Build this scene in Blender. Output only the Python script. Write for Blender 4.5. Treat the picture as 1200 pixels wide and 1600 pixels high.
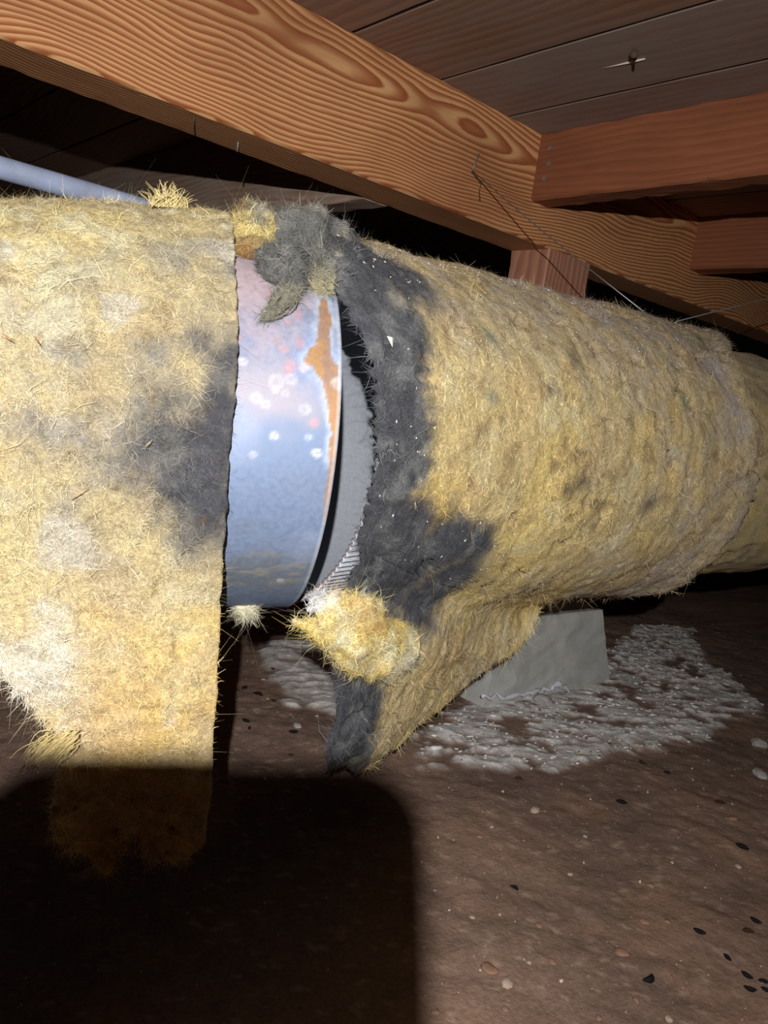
import bpy, math, random
import numpy as np
from mathutils import Matrix, Vector

rng = np.random.default_rng(7)
random.seed(7)
for o in list(bpy.data.objects):
    bpy.data.objects.remove(o, do_unlink=True)
scene = bpy.context.scene
COL = scene.collection

# ------------------------------------------------------------------ camera
# x runs along the duct and the girder, y across the crawl space, z up
S = 0.78                      # metres per solver unit
FPX = 1235.0                  # focal length in pixels of the 1200x1600 frame
ROT = np.array([[0.7543, -0.0188, -0.6563],
                [-0.6398, 0.2031, -0.7412],
                [0.1472, 0.9790, 0.1412]])
u_, _, v_ = np.linalg.svd(ROT); ROT = u_ @ v_
HC = 0.394                    # lens height above the dirt
CAM = np.array([0, 0, HC])
cam_data = bpy.data.cameras.new('camera')
cam = bpy.data.objects.new('camera', cam_data); COL.objects.link(cam)
cam_data.sensor_fit = 'VERTICAL'; cam_data.sensor_height = 36.0
cam_data.lens = 36.0 * FPX / 1600.0
cam_data.clip_start = 0.003; cam_data.clip_end = 60
M4 = Matrix([list(ROT[i]) + [CAM[i]] for i in range(3)] + [[0, 0, 0, 1]])
cam.matrix_world = M4
scene.camera = cam

# ------------------------------------------------------------------ world, lamp, exposure
world = bpy.data.worlds.new('World'); scene.world = world; world.use_nodes = True
bg = world.node_tree.nodes['Background']
bg.inputs[0].default_value = (0.55, 0.42, 0.33, 1); bg.inputs[1].default_value = 0.0015
scene.view_settings.view_transform = 'Standard'; scene.view_settings.look = 'None'
scene.view_settings.gamma = 1.0; scene.view_settings.use_curve_mapping = False
scene.view_settings.exposure = 0.0
LAMP_CAM = np.array([0.0055, 0.0715, 0.170])      # head torch above and behind the phone
lamp_d = bpy.data.lights.new('head_torch', 'SPOT')
lamp_d.energy = 37.0; lamp_d.color = (1.0, 0.975, 0.95)
lamp_d.shadow_soft_size = 0.0035
lamp_d.spot_size = math.radians(112); lamp_d.spot_blend = 1.0
lamp = bpy.data.objects.new('head_torch', lamp_d); COL.objects.link(lamp)
lamp.matrix_world = M4 @ Matrix.Translation(Vector(LAMP_CAM)) @ Matrix.Rotation(math.radians(-3), 4, 'X') @ Matrix.Rotation(math.radians(7), 4, 'Y')

# ------------------------------------------------------------------ helpers
def W(px, py):
    return ROT @ np.array([(px - 600) / FPX, -(py - 800) / FPX, -1.0])
def at_y(px, py, y): r = W(px, py); return r * (y / r[1]) + CAM
def at_x(px, py, x): r = W(px, py); return r * (x / r[0]) + CAM
def at_z(px, py, z): r = W(px, py); return r * ((z - HC) / r[2]) + CAM
def project(P):
    c = (np.asarray(P) - CAM) @ ROT
    return np.stack([600 + FPX * c[..., 0] / -c[..., 2], 800 - FPX * c[..., 1] / -c[..., 2]], -1)
def depth(P):
    return -((np.asarray(P) - CAM) @ ROT)[..., 2]

def srgb(r, g, b):
    c = np.array([r, g, b], float) / 255
    return np.where(c <= .04045, c / 12.92, ((c + .055) / 1.055) ** 2.4)

def _hash(ix, iy, iz, seed):
    h = (ix * 374761393 + iy * 668265263 + iz * 2147483647 + seed * 974711) & 0xFFFFFFFF
    h = ((h ^ (h >> 13)) * 1274126177) & 0xFFFFFFFF
    h = ((h ^ (h >> 16)) * 2246822519) & 0xFFFFFFFF
    return ((h ^ (h >> 15)) & 0xFFFFFF) / float(0xFFFFFF)
def vnoise(P, seed=0):
    P = np.asarray(P, float); i = np.floor(P).astype(np.int64); f = P - i
    f = f * f * f * (f * (f * 6 - 15) + 10)
    out = 0
    for dx in (0, 1):
        wx = f[..., 0] if dx else 1 - f[..., 0]
        for dy in (0, 1):
            wy = f[..., 1] if dy else 1 - f[..., 1]
            for dz in (0, 1):
                wz = f[..., 2] if dz else 1 - f[..., 2]
                out = out + wx * wy * wz * _hash(i[..., 0] + dx, i[..., 1] + dy, i[..., 2] + dz, seed)
    return out * 2 - 1
def fbm(P, scale, octaves=4, seed=0, gain=.5):
    P = np.asarray(P, float) * scale; a = 1; s = 0; n = 0
    for k in range(octaves):
        s = s + a * vnoise(P, seed + k * 17); n += a; a *= gain; P = P * 2.03 + 11.3
    return s / n
def smooth(e0, e1, x):
    t = np.clip((x - e0) / (e1 - e0), 0, 1); return t * t * (3 - 2 * t)
def mixc(a, b, t):
    t = np.asarray(t)[..., None]; return np.asarray(a) * (1 - t) + np.asarray(b) * t

def mesh_obj(name, verts, faces, mat, parent=None, colors=None, base=None, flat=False, mats=None, fmat=None):
    """verts in world metres; the object's origin goes to `base` (or the parent's base)"""
    verts = np.asarray(verts, float).reshape(-1, 3)
    if parent is not None:
        org = np.array(parent['_w'])
    else:
        if base is None:
            base = [(verts[:, 0].min() + verts[:, 0].max()) / 2, (verts[:, 1].min() + verts[:, 1].max()) / 2, verts[:, 2].min()]
        org = np.array(base, float)
    me = bpy.data.meshes.new(name)
    lv = verts - org
    if isinstance(faces, np.ndarray):
        nf, k = faces.shape
        me.vertices.add(len(lv)); me.vertices.foreach_set('co', lv.astype(np.float32).ravel())
        me.loops.add(nf * k); me.loops.foreach_set('vertex_index', faces.astype(np.int32).ravel())
        me.polygons.add(nf); me.polygons.foreach_set('loop_start', np.arange(0, nf * k, k, dtype=np.int32))
        me.update(calc_edges=True)
    else:
        me.from_pydata([tuple(v) for v in lv], [], [tuple(int(i) for i in f) for f in faces]); me.update()
    if not flat:
        me.polygons.foreach_set('use_smooth', np.ones(len(me.polygons), bool))
    if colors is not None:
        at = me.color_attributes.new('Col', 'FLOAT_COLOR', 'POINT')
        c = np.ones((len(lv), 4), np.float32); c[:, :3] = np.clip(colors, 0, 1)
        at.data.foreach_set('color', c.ravel())
    for m in (mats or [mat]): me.materials.append(m)
    if fmat is not None: me.polygons.foreach_set('material_index', np.asarray(fmat, np.int32))
    ob = bpy.data.objects.new(name, me); COL.objects.link(ob)
    if parent is not None:
        ob.parent = parent; ob['_w'] = list(parent['_w'])
    else:
        ob.location = org; ob['_w'] = list(org)
    return ob
def empty(name, base, label, cat, group=None):
    o = bpy.data.objects.new(name, None); COL.objects.link(o); o.location = base; o.empty_display_size = .02
    o['_w'] = [float(c) for c in base]
    return tag(o, label, cat, group)
def tag(o, label=None, cat=None, group=None, kind=None):
    if label: o['label'] = label
    if cat: o['category'] = cat
    if group: o['group'] = group
    if kind: o['kind'] = kind
    return o

def grid_faces(n, m, off=0, wrap=False, flip=False):
    i, j = np.meshgrid(np.arange(n - 1), np.arange(m if wrap else m - 1), indexing='ij')
    j2 = (j + 1) % m
    a = i * m + j; b = i * m + j2; c = (i + 1) * m + j2; d = (i + 1) * m + j
    q = np.stack([a, b, c, d], -1).reshape(-1, 4) + off
    return q[:, ::-1] if flip else q
def grid_normals(P):
    du = np.gradient(P, axis=0); dv = np.gradient(P, axis=1)
    n = np.cross(du, dv); n /= np.linalg.norm(n, axis=-1, keepdims=True) + 1e-12
    return n
def sheet(P, thick, flip=False, N=None):
    """outer grid P plus inner surface `thick` behind it and closed borders"""
    n, m = P.shape[:2]
    if N is None: N = grid_normals(P) * (-1 if flip else 1)
    Q = P - N * (thick if np.isscalar(thick) else thick[..., None])
    V = np.concatenate([P.reshape(-1, 3), Q.reshape(-1, 3)])
    F = [grid_faces(n, m, 0, flip=flip), grid_faces(n, m, n * m, flip=not flip)]
    o = n * m
    def strip(idx, fl):
        a = idx[:-1]; b = idx[1:]; q = np.stack([a, b, b + o, a + o], -1)
        return q[:, ::-1] if fl else q
    id_ = np.arange(n * m).reshape(n, m)
    F += [strip(id_[0], not flip), strip(id_[-1], flip), strip(id_[:, 0], flip), strip(id_[:, -1], not flip)]
    return V, np.concatenate(F), N

def sheet_masked(P, thick, keep, N, flip=False):
    n, m = P.shape[:2]
    Q = P - N * thick[..., None]; o = n * m
    V = np.concatenate([P.reshape(-1, 3), Q.reshape(-1, 3)])
    kq = keep[:-1, :-1] & keep[1:, :-1] & keep[:-1, 1:] & keep[1:, 1:]
    A = grid_faces(n, m, 0, flip=flip)[kq.ravel()]
    Bk = A[:, ::-1] + o
    E = np.concatenate([A[:, [0, 1]], A[:, [1, 2]], A[:, [2, 3]], A[:, [3, 0]]])
    key = E[:, 0] * (10 ** 7) + E[:, 1]; rk = E[:, 1] * (10 ** 7) + E[:, 0]
    bd = E[~np.isin(key, rk)]
    St = np.stack([bd[:, 1], bd[:, 0], bd[:, 0] + o, bd[:, 1] + o], -1)
    F = np.concatenate([A, Bk, St])
    used = np.unique(F); remap = np.full(len(V), -1); remap[used] = np.arange(len(used))
    return V[used], remap[F], len(A), used
def box_verts(lo, hi):
    (x0, y0, z0), (x1, y1, z1) = lo, hi
    return [(x0, y0, z0), (x1, y0, z0), (x1, y1, z0), (x0, y1, z0), (x0, y0, z1), (x1, y0, z1), (x1, y1, z1), (x0, y1, z1)]
BOXF = [(0, 3, 2, 1), (4, 5, 6, 7), (0, 1, 5, 4), (1, 2, 6, 5), (2, 3, 7, 6), (3, 0, 4, 7)]
def timber(name, lo, hi, mat, parent=None, rough=.0012, chamfer=.003, seg=.02, seed=0, base=None, side=None):
    """rough sawn timber: chamfered section along its longest axis with uneven arrises"""
    lo = np.array(lo, float); hi = np.array(hi, float); ax = int(np.argmax(hi - lo)); o1, o2 = [k for k in range(3) if k != ax]
    n = max(2, int((hi[ax] - lo[ax]) / seg)); c = chamfer
    A0, A1, B0, B1 = lo[o1], hi[o1], lo[o2], hi[o2]
    sec = []
    def edge(p, q, k):
        for t in np.linspace(0, 1, k, endpoint=False): sec.append((p[0] + (q[0] - p[0]) * t, p[1] + (q[1] - p[1]) * t))
    edge((A0 + c, B0), (A1 - c, B0), 6); edge((A1 - c, B0), (A1, B0 + c), 2); edge((A1, B0 + c), (A1, B1 - c), 8); edge((A1, B1 - c), (A1 - c, B1), 2)
    edge((A1 - c, B1), (A0 + c, B1), 6); edge((A0 + c, B1), (A0, B1 - c), 2); edge((A0, B1 - c), (A0, B0 + c), 8); edge((A0, B0 + c), (A0 + c, B0), 2)
    sec = np.array(sec); m = len(sec); cen = np.array([(A0 + A1) / 2, (B0 + B1) / 2])
    t = np.linspace(lo[ax], hi[ax], n)
    P = np.zeros((n, m, 3)); P[..., ax] = t[:, None]; P[..., o1] = sec[None, :, 0]; P[..., o2] = sec[None, :, 1]
    corner = np.minimum.reduce([np.hypot(sec[:, 0] - a, sec[:, 1] - b) for a in (A0, A1) for b in (B0, B1)])
    k = np.where(corner < 2.2 * c, 3.0, .6)
    d = (fbm(P, 60, 3, seed) * rough * k[None])
    dirv = cen - sec; dirv /= np.linalg.norm(dirv, axis=1, keepdims=True)
    P[..., o1] += dirv[None, :, 0] * d; P[..., o2] += dirv[None, :, 1] * d
    V = np.concatenate([P.reshape(-1, 3), [P[0].mean(0)], [P[-1].mean(0)]])
    F = [tuple(f) for f in grid_faces(n, m, wrap=True, flip=(ax == 1))]
    a, b = n * m, n * m + 1
    for j in range(m):
        j2 = (j + 1) % m
        F.append((a, j2, j) if ax != 1 else (a, j, j2)); F.append((b, (n - 1) * m + j, (n - 1) * m + j2) if ax != 1 else (b, (n - 1) * m + j2, (n - 1) * m + j))
    o = mesh_obj(name, V, F, mat, parent, base=base, flat=True)
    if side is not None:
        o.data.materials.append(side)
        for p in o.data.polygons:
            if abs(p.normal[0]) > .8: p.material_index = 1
    return o

def tube(pts, rad, k=6, closed_ends=True):
    pts = np.asarray(pts, float); n = len(pts); rad = np.broadcast_to(rad, (n,))
    T = np.gradient(pts, axis=0); T /= np.linalg.norm(T, axis=1, keepdims=True) + 1e-12
    up = np.array([0, 0, 1.]) if abs(T[0][2]) < .9 else np.array([1., 0, 0])
    V = []
    A = None
    for i in range(n):
        A = up - T[i] * (up @ T[i]) if A is None else A - T[i] * (A @ T[i])
        A = A / (np.linalg.norm(A) + 1e-12); B = np.cross(T[i], A)
        for j in range(k):
            th = 2 * math.pi * j / k; V.append(pts[i] + rad[i] * (A * math.cos(th) + B * math.sin(th)))
    F = [tuple(f) for f in grid_faces(n, k, wrap=True)]
    if closed_ends: F += [tuple(range(k))[::-1], tuple((n - 1) * k + j for j in range(k))]
    return V, F
def join(parts):
    V = []; F = []
    for v, f in parts:
        o = len(V); V += [tuple(p) for p in v]; F += [tuple(i + o for i in q) for q in f]
    return V, F

# ------------------------------------------------------------------ materials
def new_mat(name, rough=.8, metal=0, spec=.3):
    m = bpy.data.materials.new(name); m.use_nodes = True; nt = m.node_tree
    b = nt.nodes['Principled BSDF']; b.inputs['Roughness'].default_value = rough; b.inputs['Metallic'].default_value = metal
    b.inputs['Specular IOR Level'].default_value = spec
    return m, nt, b
def nd(nt, typ, **kw):
    n = nt.nodes.new(typ)
    for k, v in kw.items():
        if k.startswith('i_'): n.inputs[int(k[2:]) if k[2:].isdigit() else k[2:].replace('_', ' ')].default_value = v
        else: setattr(n, k, v)
    return n
def math_n(nt, op, a, b=None, c=None):
    n = nd(nt, 'ShaderNodeMath', operation=op)
    for i, x in enumerate((a, b, c)):
        if x is None: continue
        if isinstance(x, (int, float)): n.inputs[i].default_value = x
        else: nt.links.new(x, n.inputs[i])
    return n.outputs[0]
def mapping(nt, src, scale=(1, 1, 1), loc=(0, 0, 0), rot=(0, 0, 0)):
    n = nd(nt, 'ShaderNodeMapping'); nt.links.new(src, n.inputs[0])
    n.inputs['Scale'].default_value = scale; n.inputs['Location'].default_value = loc; n.inputs['Rotation'].default_value = rot
    return n.outputs[0]
def noise(nt, src, scale, detail=4, rough=.55, dist=0):
    n = nd(nt, 'ShaderNodeTexNoise'); nt.links.new(src, n.inputs['Vector'])
    n.inputs['Scale'].default_value = scale; n.inputs['Detail'].default_value = detail
    n.inputs['Roughness'].default_value = rough; n.inputs['Distortion'].default_value = dist
    return n.outputs['Fac']
def ramp(nt, src, stops, interp='LINEAR'):
    n = nd(nt, 'ShaderNodeValToRGB'); nt.links.new(src, n.inputs[0]); cr = n.color_ramp; cr.interpolation = interp
    while len(cr.elements) < len(stops): cr.elements.new(.5)
    for e, (p, c) in zip(cr.elements, stops):
        e.position = p; e.color = tuple(float(q) for q in (c if not np.isscalar(c) else (c, c, c))) + (1,)
    return n.outputs[0]
def mixn(nt, a, b, fac, mode='MIX'):
    n = nd(nt, 'ShaderNodeMix', data_type='RGBA', blend_type=mode)
    for sock, x in ((0, fac), (6, a), (7, b)):
        if isinstance(x, (int, float)): n.inputs[sock].default_value = x
        elif isinstance(x, (tuple, list, np.ndarray)): n.inputs[sock].default_value = tuple(float(q) for q in x) + (1,)
        else: nt.links.new(x, n.inputs[sock])
    return n.outputs[2]
def bump(nt, b, h, strength, dist):
    n = nd(nt, 'ShaderNodeBump'); n.inputs['Strength'].default_value = strength; n.inputs['Distance'].default_value = dist
    nt.links.new(h, n.inputs['Height']); nt.links.new(n.outputs[0], b.inputs['Normal'])

def nd_sep(nt, src, ax):
    n = nd(nt, 'ShaderNodeSeparateXYZ'); nt.links.new(src, n.inputs[0]); return n.outputs[ax]
def wood_mat(name, pale, dark, stain, axis='X', lines=130., amp=7., contrast=1., seed=0., grey=None, greyamt=0., fx=2.6, fz=10., cath=None):
    m, nt, b = new_mat(name, .75, 0, .25)
    tc = nd(nt, 'ShaderNodeTexCoord').outputs['Object']
    # bring the grain to run along local x
    rot = {'X': (0, 0, 0), 'Y': (0, 0, math.pi / 2), 'Z': (0, math.pi / 2, 0)}[axis]
    p = mapping(nt, tc, rot=rot, loc=(seed, seed * .7, seed * .3))
    big = noise(nt, mapping(nt, p, scale=(fx, fz * .4, fz)), 1.0, 1.5, .45, .25)
    mid = noise(nt, mapping(nt, p, scale=(14, 50, 60)), 1.0, 3, .55)
    sep = nd(nt, 'ShaderNodeSeparateXYZ'); nt.links.new(p, sep.inputs[0])
    zz = math_n(nt, 'ADD', sep.outputs['Z'], math_n(nt, 'MULTIPLY', sep.outputs['Y'], .55))
    v = math_n(nt, 'ADD', math_n(nt, 'MULTIPLY', zz, lines), math_n(nt, 'MULTIPLY', big, amp * 2))
    if cath is not None:
        zc_, ee, lx_ = cath
        z0 = math_n(nt, 'ADD', math_n(nt, 'MULTIPLY', noise(nt, mapping(nt, tc, scale=(3.2, 3, 3)), 1.0, 1, .4), .07), zc_ - .035)
        dz = math_n(nt, 'SUBTRACT', math_n(nt, 'ADD', nd_sep(nt, tc, 'Z'), math_n(nt, 'MULTIPLY', nd_sep(nt, tc, 'Y'), .8)), z0)
        rr = math_n(nt, 'SQRT', math_n(nt, 'ADD', math_n(nt, 'MULTIPLY', dz, dz), ee * ee))
        v = math_n(nt, 'ADD', math_n(nt, 'MULTIPLY', rr, lines), math_n(nt, 'MULTIPLY', nd_sep(nt, tc, 'X'), lx_))
        v = math_n(nt, 'ADD', v, math_n(nt, 'MULTIPLY', big, amp))
    v = math_n(nt, 'ADD', v, math_n(nt, 'MULTIPLY', mid, .55))
    w = math_n(nt, 'FRACT', v)
    k = contrast
    pale = np.asarray(pale); dark = np.asarray(dark)
    mc = lambda t: pale * (1 - t * k) + dark * t * k
    c = ramp(nt, w, [(0, mc(.62)), (.10, mc(0)), (.34, mc(.12)), (.60, mc(.7)), (.9, mc(1.0)), (1, mc(.9))])
    st = noise(nt, mapping(nt, p, scale=(3, 9, 9)), 1.0, 4, .6)
    c = mixn(nt, c, stain, ramp(nt, st, [(.48, 0.), (.72, .5)]))
    fib = noise(nt, mapping(nt, p, scale=(25, 500, 500)), 1.0, 2, .5)
    c = mixn(nt, c, (1, 1, 1), 1.0, 'MULTIPLY') if False else c
    c = mixn(nt, c, ramp(nt, fib, [(.3, .72), (.7, 1.)]), .55, 'MULTIPLY')
    if grey is not None:
        g = noise(nt, mapping(nt, p, scale=(5, 16, 16), loc=(3, 1, 2)), 1.0, 6, .65)
        c = mixn(nt, c, grey, ramp(nt, g, [(.5 - greyamt * .3, 0.), (.62, greyamt)]))
    nt.links.new(c, b.inputs['Base Color'])
    h = math_n(nt, 'ADD', math_n(nt, 'MULTIPLY', fib, .6), math_n(nt, 'MULTIPLY', w, -.25 * contrast))
    bump(nt, b, h, .25, .001)
    return m

m_girder = wood_mat('fir girder', srgb(228, 176, 122), srgb(164, 92, 54), srgb(120, 66, 42), 'X', 190, 5.0, 1., 1.3, fx=5., fz=14., cath=(.085, .022, 9.))
m_joist = wood_mat('red-brown joist', srgb(160, 100, 70), srgb(130, 74, 50), srgb(112, 64, 44), 'Y', 110, 3, .45, 4.1)
m_post = wood_mat('post', srgb(196, 142, 116), srgb(160, 106, 84), srgb(140, 90, 70), 'Z', 90, 2, .8, 2.2)
m_board = wood_mat('subfloor board', srgb(156, 124, 110), srgb(130, 100, 88), srgb(140, 100, 78), 'Y', 110, 4, .8, 5.5, srgb(150, 138, 130), .85)
m_board2 = wood_mat('subfloor board browner', srgb(158, 120, 98), srgb(130, 94, 76), srgb(142, 98, 72), 'Y', 120, 5, .8, 8.5, srgb(140, 128, 120), .45)
m_blk = wood_mat('blocking', srgb(196, 160, 134), srgb(160, 118, 94), srgb(130, 84, 62), 'Y', 90, 3, .8, 3.1, srgb(180, 170, 160), .6)

def insul_mat(name):
    m, nt, b = new_mat(name, 1.0, 0, .08)
    a = nd(nt, 'ShaderNodeVertexColor', layer_name='Col').outputs[0]
    tc = nd(nt, 'ShaderNodeTexCoord').outputs['Object']
    f1 = noise(nt, tc, 420, 4, .7, 1.6); f2 = noise(nt, tc, 130, 4, .65, 1.2)
    c = mixn(nt, a, ramp(nt, f1, [(.30, .42), (.52, 1.), (.75, 1.25)]), .75, 'MULTIPLY')
    c = mixn(nt, c, ramp(nt, f2, [(.28, .62), (.5, 1.), (.8, 1.12)]), .8, 'MULTIPLY')
    nt.links.new(c, b.inputs['Base Color'])
    bump(nt, b, math_n(nt, 'ADD', f1, f2), .8, .004)
    b.inputs['Sheen Weight'].default_value = .15
    return m
m_ins = insul_mat('fibreglass insulation')
m_fib, nt, b = new_mat('glass fibres', .8, 0, .25)
nt.links.new(nd(nt, 'ShaderNodeVertexColor', layer_name='Col').outputs[0], b.inputs['Base Color'])

def plain(name, col, rough=.7, metal=0, spec=.3, nscale=40, namp=.3, bmp=.2):
    m, nt, b = new_mat(name, rough, metal, spec)
    tc = nd(nt, 'ShaderNodeTexCoord').outputs['Object']; n = noise(nt, tc, nscale, 5, .6)
    col = np.asarray(col)
    nt.links.new(ramp(nt, n, [(.3, col * (1 - namp)), (.7, np.clip(col * (1 + namp), 0, 1))]), b.inputs['Base Color'])
    if bmp: bump(nt, b, n, bmp, .002)
    return m
m_wire = plain('galvanised wire', srgb(150, 150, 150), .45, .7, .5, 200, .2, 0)
m_nail = plain('nail steel', srgb(150, 145, 140), .5, .6, .5, 200, .3, 0)
m_rustnail = plain('rusty nail', srgb(96, 76, 60), .7, .3, .3, 300, .3, 0)
m_conc = plain('pier concrete', srgb(186, 186, 182), .95, 0, .15, 22, .18, .25)
m_efflo = plain('white salt bloom', srgb(215, 215, 225), .9, 0, .2, 150, .15, .3)
m_bluepipe = plain('blue-grey pipe', srgb(172, 186, 216), .5, .0, .4, 25, .22, .05)
m_poop = plain('dropping', srgb(24, 22, 21), .85, 0, .2, 300, .3, .2)
m_brownpoop = plain('brown dropping', srgb(58, 40, 28), .85, 0, .2, 300, .3, .2)
m_stone = plain('dirt clod', srgb(148, 116, 96), .95, 0, .15, 60, .2, .4)
m_palestone = plain('pale stone', srgb(176, 158, 142), .9, 0, .2, 60, .2, .4)
m_greystone = plain('grey stone', srgb(172, 168, 164), .9, 0, .2, 60, .2, .4)
m_flake = plain('pale flake', srgb(225, 220, 205), .5, 0, .5, 100, .1, 0)
m_phone = plain('phone glass', srgb(26, 27, 30), .25, 0, .5, 10, .05, 0)
m_phonescreen = plain('phone screen', srgb(12, 12, 14), .1, 0, .5, 10, .05, 0)
m_phonering = plain('phone lens ring', srgb(90, 92, 96), .3, .8, .5, 10, .05, 0)

# metal with per-vertex colours
def metal_mat(name, rough=.42, metal=.45):
    m, nt, b = new_mat(name, rough, metal, .5)
    a = nd(nt, 'ShaderNodeVertexColor', layer_name='Col').outputs[0]
    tc = nd(nt, 'ShaderNodeTexCoord').outputs['Object']
    s = noise(nt, mapping(nt, tc, scale=(30, 900, 30)), 1, 3, .6)
    n2 = noise(nt, tc, 300, 3, .6)
    c = mixn(nt, a, ramp(nt, n2, [(.3, .82), (.7, 1.08)]), .7, 'MULTIPLY')
    nt.links.new(c, b.inputs['Base Color'])
    nt.links.new(ramp(nt, n2, [(.3, rough - .06), (.7, rough + .12)]), b.inputs['Roughness'])
    bump(nt, b, math_n(nt, 'ADD', n2, s), .06, .001)
    return m
m_pipe = metal_mat('galvanised sheet', .62, .25)
m_duct = metal_mat('dull galvanised sheet', .55, .1)

# dirt floor: colour from vertices
m_floor, nt, b = new_mat('dirt floor', .95, 0, .12)
a = nd(nt, 'ShaderNodeVertexColor', layer_name='Col').outputs[0]
tc = nd(nt, 'ShaderNodeTexCoord').outputs['Object']
f1 = noise(nt, tc, 260, 5, .65); f2 = noise(nt, tc, 45, 4, .6)
c = mixn(nt, a, ramp(nt, f1, [(.3, .72), (.6, 1.05), (.8, 1.4)]), .8, 'MULTIPLY')
c = mixn(nt, c, ramp(nt, f2, [(.3, .85), (.7, 1.1)]), .8, 'MULTIPLY')
nt.links.new(c, b.inputs['Base Color'])
bump(nt, b, math_n(nt, 'ADD', f1, f2), .5, .003)

# ------------------------------------------------------------------ fibres
def fibres(name, V, F, C, n, length, width, parent, align=None, lift=.25, bright=1.25, weights=None, seed=1, curl=1.0, sel=None):
    """short curly glass fibres lying on a surface, one mesh ('stuff')"""
    r = np.random.default_rng(seed)
    V = np.asarray(V); T = F
    if sel is not None: T = T[sel]
    A, B_, D = V[T[:, 0]], V[T[:, 1]], V[T[:, -1]]
    nrm = np.cross(B_ - A, D - A); ar = np.linalg.norm(nrm, axis=1)
    w = ar if weights is None else ar * weights
    idx = r.choice(len(T), n, p=w / w.sum())
    a, b_ = r.random(n), r.random(n)
    p = A[idx] + a[:, None] * (B_[idx] - A[idx]) + b_[:, None] * (D[idx] - A[idx])
    N = nrm[idx] / (ar[idx][:, None] + 1e-15)
    col = C[T[idx, 0]]
    rd = r.normal(size=(n, 3))
    if align is not None: rd = rd * .55 + align(p, N) * np.sign(r.random(n) - .5)[:, None] * 1.6
    t = rd - N * (rd * N).sum(1, keepdims=True); t /= np.linalg.norm(t, axis=1, keepdims=True)
    s = np.cross(N, t)
    L = length * np.exp(r.normal(size=n) * .45); wd = width * (.7 + .6 * r.random(n))
    cv = r.normal(size=n) * curl; lf = np.abs(r.normal(size=n)) * lift
    K = 3
    pts = []
    for k in range(K):
        q = k / (K - 1)
        pts.append(p + t * (L * q)[:, None] + s * (L * cv * q * q * .55)[:, None] + N * (L * lf * (q * (1.3 - .5 * q)) + .0004)[:, None])
    pts = np.stack(pts, 1)
    side = s[:, None, :] * (wd[:, None] * np.array([.8, 1, .3])[None])[..., None] * .5
    VV = np.stack([pts - side, pts + side], 2).reshape(-1, 3)
    base = np.arange(n)[:, None] * (2 * K) + np.arange(K - 1)[None] * 2
    FF = np.stack([base, base + 1, base + 3, base + 2], -1).reshape(-1, 4)
    jit = bright * np.exp(r.normal(size=n) * .2)
    cc = np.clip(col * jit[:, None] + .07 * r.random(n)[:, None] ** 2, 0, .95)
    CC = np.repeat(cc, 2 * K, 0)
    o = mesh_obj(name, VV, FF, m_fib, parent, colors=CC)
    tag(o, kind='stuff'); return o

# ================================================================== STRUCTURE
ZG0 = .3198 * S + HC; ZTOP = .5012 * S + HC; YG = S; TG = .098 * S; ZJ = .387 * S + HC
FLOOR_Z = 0.0

m_boardside = plain('gap-shade board edge', srgb(44, 32, 26), .95)  # near-black side faces paint the shade into the gaps between boards
# ---- subfloor: individual boards running across the girder
ceil = bpy.data.objects.new('ceiling', None); COL.objects.link(ceil); ceil.location = (0, 0, ZTOP); ceil['_w'] = [0, 0, ZTOP]
tag(ceil, 'underside of the board subfloor overhead', kind='structure')
gaps = [.6917 - 4 * .172, .6917 - 3 * .172, .6917 - 2 * .172, .6917 - .172, .6917, .8700, 1.0352] + [1.0352 + .172 * k for k in range(1, 11)]
gaps = [g * S for g in gaps]
for k in range(len(gaps) - 1):
    lo = (gaps[k] + .0020, -1.4, ZTOP + .0006); hi = (gaps[k + 1] - .0020, 2.6, ZTOP + .022)
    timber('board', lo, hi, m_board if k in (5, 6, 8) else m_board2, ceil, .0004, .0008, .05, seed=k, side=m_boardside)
mesh_obj('underlay', box_verts((gaps[0] - .01, -1.4, ZTOP + .023), (gaps[-1], 2.6, ZTOP + .03)), BOXF, plain('dark underlay', srgb(40, 30, 26)), ceil, flat=True)

# ---- girder
girder = timber('wooden_girder', (-1.0, YG, ZG0), (3.0, YG + TG, ZTOP + .002), m_girder, None, .0004, .0025, .012, seed=31)
tag(girder, 'long orange fir girder with swirling grain under the floor boards', 'beam')
# ---- joists butting into the girder
XJ = 1.1227 * S
j1 = empty('wooden_joist', (XJ + .02, YG - .5, ZJ), 'reddish-brown joist with three nail heads butted against the girder', 'beam', )
timber('joist_body', (XJ, -1.3, ZJ), (XJ + .05 * S, YG + .001, ZTOP + .002), m_joist, j1, .001, .003, .02, seed=5)
for (px, py) in [(860, 232), (858, 257), (851, 279)]:
    c = at_x(px, py, XJ); th = np.linspace(0, 2 * math.pi, 11)[:-1]
    V = [c + np.array([-.0016, .0034 * math.cos(t), .0034 * math.sin(t)]) for t in th] + [c + np.array([.002, .0036 * math.cos(t), .0036 * math.sin(t)]) for t in th]
    F = [tuple(range(10))[::-1]] + [(i, (i + 1) % 10, 10 + (i + 1) % 10, 10 + i) for i in range(10)]
    mesh_obj('nail_head', V, [tuple(f[::-1]) for f in F], m_nail, j1, flat=True)
XJ2 = 1.691 * S
j2 = timber('wooden_joist', (XJ2, -1.3, ZJ + .001), (XJ2 + .05 * S, YG + .001, ZTOP + .002), m_joist, None, .001, .003, .03, seed=6)
tag(j2, 'shadowed reddish joist farther along the girder past the nailed joist', 'beam')
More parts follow.
